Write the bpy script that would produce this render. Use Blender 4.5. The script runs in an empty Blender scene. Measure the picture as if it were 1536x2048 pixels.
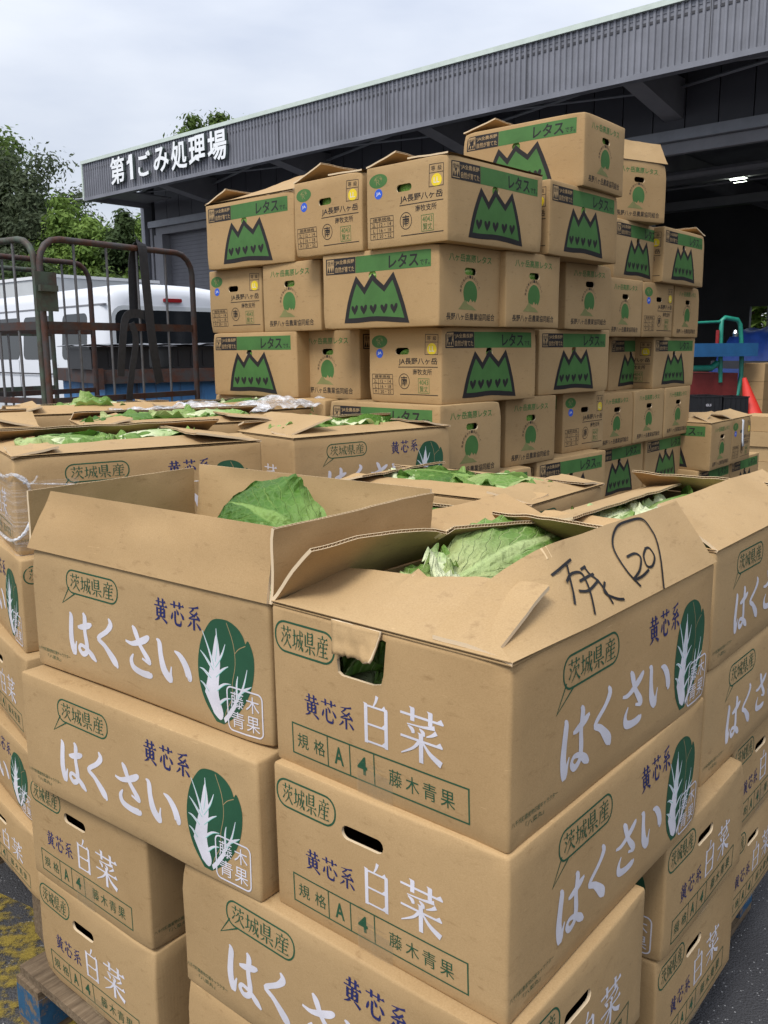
import bpy, bmesh, math, random
from math import sin, cos, pi, radians as R
from mathutils import Vector as V, Matrix as M, noise as NZ
from mathutils.geometry import tessellate_polygon
random.seed(7)
sc = bpy.context.scene
col = sc.collection

# ------------------------------------------------------------------ camera
cd = bpy.data.cameras.new('camera'); cam = bpy.data.objects.new('camera', cd); col.objects.link(cam)
cd.sensor_fit = 'VERTICAL'; cd.sensor_height = 24.0; cd.lens = 24.0 * 1753.5 / 2048
cd.clip_start = 0.02; cd.clip_end = 1500
cam.matrix_world = M.Translation((0, 0, 1.55)) @ M.Rotation(R(90 - 10.5), 4, 'X') @ M.Rotation(R(-0.5), 4, 'Z')
sc.camera = cam
# ------------------------------------------------------------------ world: bright overcast sky
SUN_EL, SUN_AZ = R(56), R(212)          # azimuth clockwise from +Y
w = bpy.data.worlds.new('World'); sc.world = w; w.use_nodes = True
nt = w.node_tree; nt.nodes.clear()
def wn(t, **k):
    n = nt.nodes.new(t)
    for a, b in k.items(): setattr(n, a, b)
    return n
out = wn('ShaderNodeOutputWorld'); mixs = wn('ShaderNodeMixShader')
sky = wn('ShaderNodeTexSky', sky_type='NISHITA', sun_disc=False, sun_elevation=SUN_EL, sun_rotation=SUN_AZ)
bg1 = wn('ShaderNodeBackground'); bg1.inputs['Strength'].default_value = 0.11
nt.links.new(sky.outputs[0], bg1.inputs['Color'])
tc = wn('ShaderNodeTexCoord'); sep = wn('ShaderNodeSeparateXYZ'); nt.links.new(tc.outputs['Generated'], sep.inputs[0])
mp = wn('ShaderNodeMapping'); mp.inputs['Scale'].default_value = (1.1, 1.1, 3.6); nt.links.new(tc.outputs['Generated'], mp.inputs[0])
nz = wn('ShaderNodeTexNoise'); nz.inputs['Scale'].default_value = 2.3; nz.inputs['Detail'].default_value = 7; nz.inputs['Roughness'].default_value = .5
nt.links.new(mp.outputs[0], nz.inputs['Vector'])
rp = wn('ShaderNodeValToRGB'); nt.links.new(nz.outputs['Fac'], rp.inputs[0])
rp.color_ramp.elements[0].position = .36; rp.color_ramp.elements[0].color = (.64, .69, .80, 1)
rp.color_ramp.elements[1].position = .66; rp.color_ramp.elements[1].color = (.88, .91, .97, 1)
mr = wn('ShaderNodeMapRange'); mr.inputs[1].default_value = 0; mr.inputs[2].default_value = 1; mr.inputs[3].default_value = .50; mr.inputs[4].default_value = 1.34
nt.links.new(sep.outputs['Z'], mr.inputs[0])
bg2 = wn('ShaderNodeBackground'); nt.links.new(rp.outputs[0], bg2.inputs['Color']); nt.links.new(mr.outputs[0], bg2.inputs['Strength'])
mixs.inputs[0].default_value = .86
nt.links.new(bg1.outputs[0], mixs.inputs[1]); nt.links.new(bg2.outputs[0], mixs.inputs[2]); nt.links.new(mixs.outputs[0], out.inputs[0])
sd = bpy.data.lights.new('sun', 'SUN'); sd.energy = 2.0; sd.angle = R(22); sd.color = (1, .96, .9)
so = bpy.data.objects.new('sun', sd); col.objects.link(so)
sdir = V((sin(SUN_AZ) * cos(SUN_EL), cos(SUN_AZ) * cos(SUN_EL), sin(SUN_EL)))
so.rotation_euler = sdir.to_track_quat('Z', 'Y').to_euler()
sc.view_settings.view_transform = 'Standard'; sc.view_settings.look = 'None'
sc.view_settings.exposure = 0.62; sc.view_settings.gamma = 1; sc.view_settings.use_curve_mapping = False
try: sc.cycles.use_denoising = True
except Exception: pass

# ------------------------------------------------------------------ materials
class Mat:
    def __init__(s, name, rough=.8, metal=0, spec=.5):
        s.m = bpy.data.materials.new(name); s.m.use_nodes = True; s.t = s.m.node_tree; s.b = s.t.nodes['Principled BSDF']
        s.b.inputs['Roughness'].default_value = rough; s.b.inputs['Metallic'].default_value = metal
        s.b.inputs['Specular IOR Level'].default_value = spec
        s._co = None
    def n(s, t, ins=None, **k):
        n = s.t.nodes.new('ShaderNode' + t)
        for a, b in k.items(): setattr(n, a, b)
        for a, b in (ins or {}).items():
            if hasattr(b, 'is_output'): s.t.links.new(b, n.inputs[a])
            else: n.inputs[a].default_value = b
        return n
    def co(s, kind='Object', scale=(1, 1, 1)):
        if not s._co: s._co = s.n('TexCoord')
        return s.n('Mapping', {0: s._co.outputs[kind], 'Scale': scale}).outputs[0]
    def noise(s, vec, scale, detail=4, rough=.55):
        return s.n('TexNoise', {'Vector': vec, 'Scale': scale, 'Detail': detail, 'Roughness': rough}).outputs['Fac']
    def ramp(s, fac, stops):
        r = s.n('ValToRGB', {0: fac}); e = r.color_ramp.elements
        while len(e) < len(stops): e.new(.5)
        for el, (p, c) in zip(e, stops): el.position = p; el.color = (*c, 1)
        return r.outputs[0]
    def mix(s, a, b, f, blend='MIX'):
        m = s.n('Mix', data_type='RGBA', blend_type=blend)
        for i, x in ((0, f), (6, a), (7, b)):
            if hasattr(x, 'is_output'): s.t.links.new(x, m.inputs[i])
            else: m.inputs[i].default_value = x if i == 0 else (*x, 1)
        return m.outputs[2]
    def color(s, c):
        if hasattr(c, 'is_output'): s.t.links.new(c, s.b.inputs['Base Color'])
        else: s.b.inputs['Base Color'].default_value = (*c, 1)
        return s
    def set(s, name, v):
        if hasattr(v, 'is_output'): s.t.links.new(v, s.b.inputs[name])
        else: s.b.inputs[name].default_value = v
        return s
    def bump(s, h, strength=.3, dist=.002):
        b = s.n('Bump', {'Height': h, 'Strength': strength, 'Distance': dist}); s.t.links.new(b.outputs[0], s.b.inputs['Normal']); return s
    def math(s, op, a, b=0.0):
        m = s.n('Math', operation=op)
        for i, x in ((0, a), (1, b)):
            if hasattr(x, 'is_output'): s.t.links.new(x, m.inputs[i])
            else: m.inputs[i].default_value = x
        return m.outputs[0]
def cardboard(name, base, dark, warm):
    m = Mat(name, .76, spec=.28)
    rnd = m.n('ObjectInfo').outputs['Random']; ob = m.co('Object')
    v = m.n('VectorMath', {0: ob, 1: m.n('CombineXYZ', {0: m.math('MULTIPLY', rnd, 37.0), 1: m.math('MULTIPLY', rnd, 91.0), 2: m.math('MULTIPLY', rnd, 53.0)}).outputs[0]}, operation='ADD').outputs[0]
    sc_ = lambda x, y, z: m.n('Mapping', {0: v, 'Scale': (x, y, z)}).outputs[0]
    big = m.noise(v, 2.6, 4, .6); fine = m.noise(sc_(60, 60, 260), 5, 5, .7); mid = m.noise(sc_(5, 5, 16), 5, 6, .7); grain = m.noise(v, 420, 3, .7)
    c = m.ramp(fine, [(.22, dark), (.55, base), (.9, warm)])
    c = m.mix(c, m.ramp(grain, [(.25, (.86, .84, .80)), (.6, (1, 1, 1))]), .7, 'MULTIPLY')
    c = m.mix(c, m.ramp(big, [(.28, (.83, .80, .75)), (.62, (1.02, 1.02, 1.02))]), .75, 'MULTIPLY')
    c = m.mix(c, m.ramp(mid, [(.30, (.58, .52, .45)), (.42, (1, 1, 1))]), .50, 'MULTIPLY')
    scr = m.noise(sc_(3, 3, 42), 9, 3, .6)
    c = m.mix(c, tuple(min(1, x * 1.35) for x in warm), m.math('MULTIPLY', m.n('RGBToBW', {0: m.ramp(scr, [(.70, (0,) * 3), (.74, (1,) * 3)])}).outputs[0], .35))
    c = m.mix(c, m.ramp(rnd, [(0, (.91, .89, .86)), (.5, (1, 1, 1)), (1, (1.02, .98, .93))]), 1, 'MULTIPLY')
    m.color(c)
    m.set('Roughness', m.ramp(mid, [(.3, (.62,) * 3), (.6, (.84,) * 3)]))
    x = m.n('SeparateXYZ', {0: ob}); fl = m.math('SINE', m.math('MULTIPLY', m.math('ADD', x.outputs[0], x.outputs[1]), 880.0))
    wav = m.noise(v, 9, 3)
    h = m.math('ADD', m.math('ADD', m.math('MULTIPLY', wav, 3.2), m.math('MULTIPLY', fine, .35)), m.math('MULTIPLY', fl, .035))
    m.bump(h, .35, .002); return m.m
CB = cardboard('cardboard', (.425, .290, .147), (.36, .240, .115), (.48, .335, .178))
CBL = cardboard('cardboard_lettuce', (.41, .278, .138), (.35, .232, .108), (.46, .318, .165))
CUT = Mat('cardboard_cut_edge', .9, spec=.1).color((.64, .50, .33)).m
FLUTE = Mat('cardboard_flute', .9, spec=.1).color((.60, .45, .27)).m
def ink(name, c, rough=.6, worn=.0):
    m = Mat(name, rough, spec=.3); rnd = m.n('ObjectInfo').outputs['Random']
    v = m.n('VectorMath', {0: m.co('Object'), 1: m.n('CombineXYZ', {0: m.math('MULTIPLY', rnd, 41.0), 1: m.math('MULTIPLY', rnd, 77.0), 2: 0.0}).outputs[0]}, operation='ADD').outputs[0]
    f = m.noise(v, 900, 2); b = m.noise(v, 12, 4)
    m.color(m.mix(m.ramp(f, [(.25, tuple(x * .82 for x in c)), (.75, c)]), m.ramp(b, [(.3, (.86, .86, .86)), (.7, (1.08, 1.08, 1.08))]), 1, 'MULTIPLY'))
    if worn:
        g = m.noise(m.n('Mapping', {0: v, 'Scale': (4, 16, 3)}).outputs[0], 13, 5, .75)
        m.set('Alpha', m.ramp(g, [(.22, (.45,) * 3), (.31, (.97,) * 3)]))
    return m.m
GRN = ink('print_dark_green', (.022, .090, .046), worn=1); NAVY = ink('print_navy', (.022, .026, .115)); WHT = ink('print_white', (.70, .68, .74), worn=1)
TEAL = ink('print_teal', (.22, .55, .48)); LGRN = ink('print_leaf_green', (.066, .172, .046), worn=1); PGRN = ink('print_pale_green', (.225, .225, .085)); INK = ink('print_black', (.022, .019, .019), worn=1)
YEL = ink('print_yellow_sticker', (.80, .60, .03), .4); BLU = ink('print_blue_sticker', (.03, .11, .60), .4); TAN = ink('print_bare_tan', (.41, .278, .138)); MARK = ink('marker_pen_black', (.012, .011, .012), .4)
def plain(name, c, rough=.6, metal=0, var=.18, scale=6, bump=0, spec=.5):
    m = Mat(name, rough, metal, spec); f = m.noise(m.co('Object'), scale, 5, .65)
    m.color(m.ramp(f, [(.3, tuple(x * (1 - var) for x in c)), (.7, tuple(min(1, x * (1 + var * .6)) for x in c))]))
    if bump: m.bump(f, .4, bump)
    return m.m
def asphalt():
    m = Mat('asphalt', .85, spec=.35); v = m.co('Object')
    st = m.n('TexVoronoi', {'Vector': v, 'Scale': 190}); fine = m.noise(v, 300, 3); big = m.noise(v, .7, 5, .6); mid = m.noise(v, 9, 5, .7)
    c = m.ramp(fine, [(.3, (.030, .030, .033)), (.7, (.070, .070, .074))])
    sp = m.ramp(m.n('SeparateColor', {0: st.outputs['Color']}).outputs[0], [(.95, (0, 0, 0)), (.98, (1, 1, 1))])
    sm = m.math('MULTIPLY', m.n('RGBToBW', {0: sp}).outputs[0], m.math('LESS_THAN', st.outputs['Distance'], .42))
    c = m.mix(c, (.30, .30, .30), sm)
    c = m.mix(c, m.ramp(big, [(.35, (.62, .62, .64)), (.65, (1.15, 1.15, 1.15))]), 1, 'MULTIPLY')
    m.color(c)
    m.set('Roughness', m.ramp(mid, [(.3, (.55,) * 3), (.6, (.9,) * 3)]))
    h = m.math('SUBTRACT', m.math('MULTIPLY', fine, .4), st.outputs['Distance']); m.bump(h, .7, .004)
    return m.m
def yellow_paint():
    m = Mat('worn_yellow_road_paint', .8, spec=.3); v = m.co('Object'); g = m.noise(v, 14, 8, .75); f = m.noise(v, 220, 3)
    m.color(m.ramp(f, [(.3, (.16, .115, .02)), (.7, (.30, .22, .035))]))
    m.set('Alpha', m.ramp(g, [(.44, (0,) * 3), (.56, (.8,) * 3)])); m.bump(f, .5, .003); return m.m
def rust(name, base, rustc, lo=.42, hi=.6, metal=.2):
    m = Mat(name, .65, metal); v = m.co('Object'); g = m.noise(v, 11, 8, .7); f = m.noise(v, 60, 4)
    r = m.ramp(f, [(.3, tuple(x * .55 for x in rustc)), (.7, rustc)])
    m.color(m.mix(base, r, m.n('RGBToBW', {0: m.ramp(g, [(lo, (0,) * 3), (hi, (1,) * 3)])}).outputs[0])); m.bump(g, .4, .002); return m.m
def wood():
    m = Mat('weathered_pallet_wood', .85, spec=.2); g = m.noise(m.co('Object', (3, 40, 40)), 2.5, 6, .7); b = m.noise(m.co('Object'), 5, 5, .7)
    c = m.ramp(g, [(.25, (.085, .058, .036)), (.55, (.20, .145, .092)), (.85, (.33, .26, .18))])
    m.color(m.mix(c, m.ramp(b, [(.3, (.4, .38, .36)), (.65, (1, 1, 1))]), .8, 'MULTIPLY')); m.bump(g, .6, .004); return m.m
def bluewood():
    m = Mat('blue_painted_wood', .7, spec=.3); g = m.noise(m.co('Object'), 22, 7, .7)
    m.color(m.ramp(g, [(.40, (.16, .115, .075)), (.49, (.02, .075, .15)), (.75, (.025, .11, .22))])); m.bump(g, .5, .003); return m.m
def leafmat(name, deep, mid, pale, veinc, st=(.20, .48, .9)):
    m = Mat(name, .5, spec=.35)
    uv = m.n('UVMap').outputs[0]; s = m.n('SeparateXYZ', {0: uv}); u, v = s.outputs[0], s.outputs[1]
    obj = m.co('Object')
    n1 = m.noise(obj, 16, 5, .6)
    c = m.ramp(m.math('ADD', m.math('MULTIPLY', v, .75), m.math('MULTIPLY', n1, .35)), [(st[0], pale), (st[1], mid), (st[2], deep)])
    au = m.math('ABSOLUTE', m.math('SUBTRACT', u, .5))
    rib = m.math('DIVIDE', au, m.math('ADD', m.math('MULTIPLY', m.math('SUBTRACT', 1.0, v), .105), .008))
    ribf = m.n('RGBToBW', {0: m.ramp(rib, [(.55, (1,) * 3), (1.0, (0,) * 3)])}).outputs[0]
    warp = m.math('MULTIPLY', m.noise(obj, 9, 2), .35)
    ph = m.math('MULTIPLY', m.math('ADD', m.math('SUBTRACT', v, m.math('MULTIPLY', au, 1.15)), warp), 7.0)
    lat = m.math('ABSOLUTE', m.math('SUBTRACT', m.math('FRACT', ph), .5))
    latf = m.n('RGBToBW', {0: m.ramp(lat, [(.0, (1,) * 3), (.075, (0,) * 3)])}).outputs[0]
    vo = m.n('TexVoronoi', {'Vector': m.n('Mapping', {0: uv, 'Scale': (9, 14, 1)}).outputs[0], 'Scale': 1.0}, feature='DISTANCE_TO_EDGE').outputs['Distance']
    vof = m.n('RGBToBW', {0: m.ramp(vo, [(.0, (.75,) * 3), (.07, (0,) * 3)])}).outputs[0]
    ve = m.math('MAXIMUM', m.math('MAXIMUM', ribf, m.math('MULTIPLY', latf, .85)), m.math('MULTIPLY', vof, .38))
    m.color(m.mix(c, veinc, ve))
    m.bump(m.math('ADD', m.math('ADD', m.math('MULTIPLY', vo, -2.4), m.math('MULTIPLY', ve, -.8)), m.math('MULTIPLY', m.noise(obj, 85, 4, .6), 1.3)), .75, .0045)
    m.set('Subsurface Weight', 0.0)
    tr = m.n('BsdfTranslucent', {'Color': (*[x * 1.3 for x in mid], 1)}); mx = m.n('MixShader', {0: .22, 1: m.b.outputs[0], 2: tr.outputs[0]})
    m.t.links.new(mx.outputs[0], m.t.nodes['Material Output'].inputs[0]); return m.m
LEAF = leafmat('cabbage_leaf', (.095, .20, .028), (.165, .29, .058), (.48, .53, .23), (.44, .54, .22))
LEAFD = leafmat('cabbage_leaf_deep', (.046, .120, .013), (.082, .190, .024), (.24, .36, .09), (.21, .34, .08))
LEAFP = leafmat('cabbage_leaf_pale', (.19, .37, .07), (.30, .47, .13), (.70, .73, .46), (.70, .75, .46), (.38, .66, 1.0))
LETT = leafmat('lettuce_leaf', (.08, .22, .02), (.15, .34, .04), (.36, .5, .13), (.4, .52, .18))
ASPH = asphalt(); YPAINT = yellow_paint(); WOOD = wood(); BWOOD = bluewood()
STEEL = plain('grey_corrugated_steel', (.195, .200, .228), .5, .15, .22, 1.3); COPE = plain('pale_green_coping', (.55, .62, .56), .5, .1, .1)
WALLP = plain('dark_grey_wall_panel', (.082, .083, .098), .6, .05, .12, 1.2); GIRT = plain('light_steel_beam', (.26, .27, .30), .5, .3, .15, 3)
GREYP = plain('grey_painted_steel', (.24, .24, .26), .6, .1, .12, 3); SHUT = plain('grey_shutter', (.17, .17, .19), .6, .1, .15, 1.5); DARKST = plain('dark_steel', (.05, .05, .058), .6, .2, .2, 3)
SIGNW = plain('white_sign_letters', (.80, .82, .84), .45, 0, .04); SIGNS = plain('sign_letter_return', (.10, .13, .12), .6)
CONC = plain('concrete_floor', (.26, .255, .25), .9, 0, .3, .8, .002); INTW = plain('interior_cladding', (.10, .10, .105), .8, 0, .2, .6)
RUSTD = rust('rusty_dark_steel', (.045, .040, .040), (.085, .030, .016)); RUSTG = rust('worn_green_steel', (.060, .085, .062), (.07, .045, .035), .42, .62); GALV = rust('galvanised_bar', (.14, .14, .145), (.08, .055, .04), .5, .75, .5)
VANW = Mat('white_car_paint', .25, 0, .6).color((.62, .64, .68)).m; GLASS = Mat('dark_window_glass', .06, 0, .8).color((.012, .014, .016)).m
BLKP = plain('black_plastic', (.012, .012, .014), .45, 0, .2, 12); RUB = plain('black_rubber', (.018, .018, .018), .8); REDL = Mat('red_lens', .25).color((.24, .012, .014)).m; CHRM = Mat('chrome', .18, 1).color((.75, .8, .78)).m
STRAP = plain('black_webbing', (.022, .022, .025), .8, 0, .3, 60); SHEET = plain('silver_grey_plastic_sheet', (.16, .165, .18), .3, .2, .3, 9)
def bluebin():
    m = Mat('rust_streaked_blue_steel', .6, .1); g = m.noise(m.co('Object', (9, 9, .8)), 2.2, 6, .7); h = m.noise(m.co('Object'), 7, 6, .7)
    c = m.ramp(h, [(.3, (.035, .13, .30)), (.7, (.06, .20, .42))]); m.color(m.mix(c, (.035, .028, .026), m.n('RGBToBW', {0: m.ramp(g, [(.52, (0,) * 3), (.66, (.85,) * 3)])}).outputs[0])); return m.m
BIN = bluebin(); TURQ = plain('turquoise_paint', (.02, .24, .17), .4, 0, .2, 8); TRAY = plain('blue_plastic', (.018, .10, .24), .45, 0, .2, 5); DRED = plain('dark_red_paint', (.15, .02, .018), .55, 0, .3, 6)
CONE = plain('red_cone_plastic', (.62, .035, .022), .5, 0, .15, 9); TARP = plain('blue_tarp', (.012, .045, .22), .4, 0, .3, 6, .01); WHITEP = plain('white_paint', (.72, .73, .75), .4, 0, .08, 3); PGREY = plain('pale_grey_panel', (.50, .52, .53), .5, 0, .1, 2)
def film():
    m = Mat('clear_stretch_film', .16, 0, .5); v = m.co('Object', (1.5, 1.5, 26)); g = m.noise(v, 3.2, 6, .65)
    m.color((.86, .86, .90)); m.bump(g, 1.0, .02)
    m.set('Alpha', m.ramp(g, [(.48, (.035,) * 3), (.66, (.42,) * 3)])); return m.m
def film2():
    m = Mat('crumpled_clear_film', .12, 0, .6); g = m.noise(m.co('Object', (1, 1, 1)), 22, 5, .6); m.color((.85, .87, .92)); m.bump(g, 1.0, .03)
    m.set('Alpha', m.ramp(g, [(.42, (.18,) * 3), (.62, (.72,) * 3)])); return m.m
FILM = film(); FILM2 = film2()
def tapem():
    m = Mat('clear_parcel_tape', .22, 0, .6); g = m.noise(m.co('Object'), 40, 4); m.color((.42, .33, .2)); m.bump(g, .5, .003); m.set('Alpha', m.ramp(g, [(.4, (.16,) * 3), (.7, (.34,) * 3)])); return m.m
TAPEM = tapem()
def emis(name, c, s):
    m = Mat(name); m.color((0, 0, 0)); m.set('Emission Color', (*c, 1)); m.set('Emission Strength', s); return m.m
LAMP = emis('lamp_glow', (.9, 1, .82), 14)
def foliage(name, d, l):
    m = Mat(name, .7, spec=.2); g = m.noise(m.co('Object'), .9, 3); f = m.noise(m.co('Object'), 9, 3)
    m.color(m.ramp(m.math('ADD', m.math('MULTIPLY', g, .6), m.math('MULTIPLY', f, .4)), [(.36, d), (.64, l)]))
    tr = m.n('BsdfTranslucent', {'Color': (*[x * 1.2 for x in l], 1)}); mx = m.n('MixShader', {0: .25, 1: m.b.outputs[0], 2: tr.outputs[0]}); m.t.links.new(mx.outputs[0], m.t.nodes['Material Output'].inputs[0]); return m.m
FO1 = foliage('foliage_mid', (.045, .080, .018), (.115, .175, .036)); FO2 = foliage('foliage_grey_green', (.040, .058, .030), (.090, .112, .058)); FO3 = foliage('foliage_light', (.075, .135, .026), (.19, .28, .06)); FO4 = foliage('foliage_dark', (.024, .045, .015), (.060, .092, .027))
BARK = plain('bark', (.055, .045, .035), .9, 0, .3, 9, .01)

# ------------------------------------------------------------------ mesh helpers
class MB:
    def __init__(s): s.v = []; s.f = []; s.m = []; s.uv = None
    def add(s, vs, fs, m=0):
        o = len(s.v); s.v += [tuple(x) for x in vs]; s.f += [tuple(i + o for i in f) for f in fs]; s.m += [m] * len(fs); return o
    def box(s, c, d, m=0, rot=None):
        x, y, z = (q / 2 for q in d)
        vs = [V((a * x, b * y, e * z)) for a in (-1, 1) for b in (-1, 1) for e in (-1, 1)]
        if rot is not None: vs = [rot @ q for q in vs]
        c = V(c); s.add([q + c for q in vs], [(0, 1, 3, 2), (4, 6, 7, 5), (0, 4, 5, 1), (2, 3, 7, 6), (0, 2, 6, 4), (1, 5, 7, 3)], m); return s
    def bbox(s, lo, hi, m=0): return s.box([(a + b) / 2 for a, b in zip(lo, hi)], [b - a for a, b in zip(lo, hi)], m)
    def tube(s, pts, r, m=0, seg=8, cap=True):
        pts = [V(p) for p in pts]; n = len(pts); rr = r if isinstance(r, (list, tuple)) else [r] * n
        t0 = (pts[1] - pts[0]).normalized(); up = V((0, 0, 1)) if abs(t0.z) < .9 else V((1, 0, 0)); nx = t0.cross(up).normalized(); vs = []
        for i, p in enumerate(pts):
            t = ((pts[min(i + 1, n - 1)] - pts[max(i - 1, 0)])).normalized()
            nx = (nx - t * nx.dot(t)).normalized(); ny = t.cross(nx)
            vs += [p + (nx * cos(2 * pi * k / seg) + ny * sin(2 * pi * k / seg)) * rr[i] for k in range(seg)]
        fs = [(i * seg + k, i * seg + (k + 1) % seg, (i + 1) * seg + (k + 1) % seg, (i + 1) * seg + k) for i in range(n - 1) for k in range(seg)]
        if cap: fs += [tuple(range(seg))[::-1], tuple((n - 1) * seg + k for k in range(seg))]
        s.add(vs, fs, m); return s
    def prism(s, poly, ext, m=0, mf=None):
        """poly: list of 3D points (planar), ext: extrusion vector"""
        p = [V(q) for q in poly]; e = V(ext); n = len(p)
        s.add(p + [q + e for q in p], [tuple(range(n))[::-1]] , m if mf is None else mf)
        o = len(s.v) - 2 * n
        s.f.append(tuple(o + n + k for k in range(n))); s.m.append(m)
        for k in range(n): s.f.append((o + k, o + (k + 1) % n, o + n + (k + 1) % n, o + n + k)); s.m.append(m)
        return s
    def lathe(s, prof, c=(0, 0, 0), seg=24, m=0, rot=None):
        c = V(c); vs = []
        for r_, z in prof:
            for k in range(seg):
                q = V((r_ * cos(2 * pi * k / seg), r_ * sin(2 * pi * k / seg), z)); vs.append((rot @ q if rot is not None else q) + c)
        n = len(prof); s.add(vs, [(i * seg + k, i * seg + (k + 1) % seg, (i + 1) * seg + (k + 1) % seg, (i + 1) * seg + k) for i in range(n - 1) for k in range(seg)], m); return s
    def mesh(s, name, mats, smooth=None, weld=0):
        me = bpy.data.meshes.new(name); me.from_pydata(s.v, [], s.f)
        for m in (mats if isinstance(mats, (list, tuple)) else [mats]): me.materials.append(m)
        me.polygons.foreach_set('material_index', s.m)
        if s.uv:
            l = me.uv_layers.new(name='UVMap')
            for lp in me.loops: l.data[lp.index].uv = s.uv[lp.vertex_index]
        if weld:
            bm = bmesh.new(); bm.from_mesh(me); bmesh.ops.remove_doubles(bm, verts=bm.verts, dist=weld); bmesh.ops.recalc_face_normals(bm, faces=bm.faces); bm.to_mesh(me); bm.free()
        if smooth is not None:
            me.polygons.foreach_set('use_smooth', [True] * len(me.polygons))
            if smooth < 179: me.set_sharp_from_angle(angle=R(smooth))
        me.update(); return me
    def build(s, name, mats, parent=None, loc=None, rot=None, smooth=None, weld=0):
        return link(name, s.mesh(name, mats, smooth, weld), parent, loc, rot)
def link(name, me, parent=None, loc=None, rot=None):
    o = bpy.data.objects.new(name, me); col.objects.link(o)
    if parent: o.parent = parent
    if loc: o.location = loc
    if rot: o.rotation_euler = rot
    return o
def tag(o, label=None, cat=None, group=None, kind=None):
    for k, v in (('label', label), ('category', cat), ('group', group), ('kind', kind)):
        if v: o[k] = v
    return o
def thing(name, label, cat, loc=(0, 0, 0), rz=0, group=None):
    o = bpy.data.objects.new(name, None); o.empty_display_size = .1; col.objects.link(o); o.location = loc; o.rotation_euler = (0, 0, rz); return tag(o, label, cat, group)

# ------------------------------------------------------------------ flat print helpers (unit mm, x right, y up, z out)
_tx = {}
def text_geo(body, bold=0.0):
    k = (body, bold)
    if k not in _tx:
        c = bpy.data.curves.new('tmp_text', 'FONT'); c.body = body; c.size = 1; c.resolution_u = 2; c.offset = bold; c.fill_mode = 'FRONT'
        o = bpy.data.objects.new('tmp_text', c); col.objects.link(o); dg = bpy.context.evaluated_depsgraph_get(); dg.update()
        me = bpy.data.meshes.new_from_object(o.evaluated_get(dg)); vs = [v.co.copy() for v in me.vertices]; fs = [tuple(p.vertices) for p in me.polygons]
        bpy.data.objects.remove(o); bpy.data.curves.remove(c); bpy.data.meshes.remove(me); _tx[k] = (vs, fs)
    return _tx[k]
def smooth_path(pts, n=5):
    out_ = []
    P = [pts[0]] + list(pts) + [pts[-1]]
    for i in range(1, len(P) - 2):
        for k in range(n):
            t = k / n; a, b, c, d = P[i - 1], P[i], P[i + 1], P[i + 2]
            out_.append(tuple(.5 * (2 * b[j] + (c[j] - a[j]) * t + (2 * a[j] - 5 * b[j] + 4 * c[j] - d[j]) * t * t + (3 * b[j] - a[j] - 3 * c[j] + d[j]) * t ** 3) for j in range(len(b))))
    out_.append(tuple(pts[-1])); return out_
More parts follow.
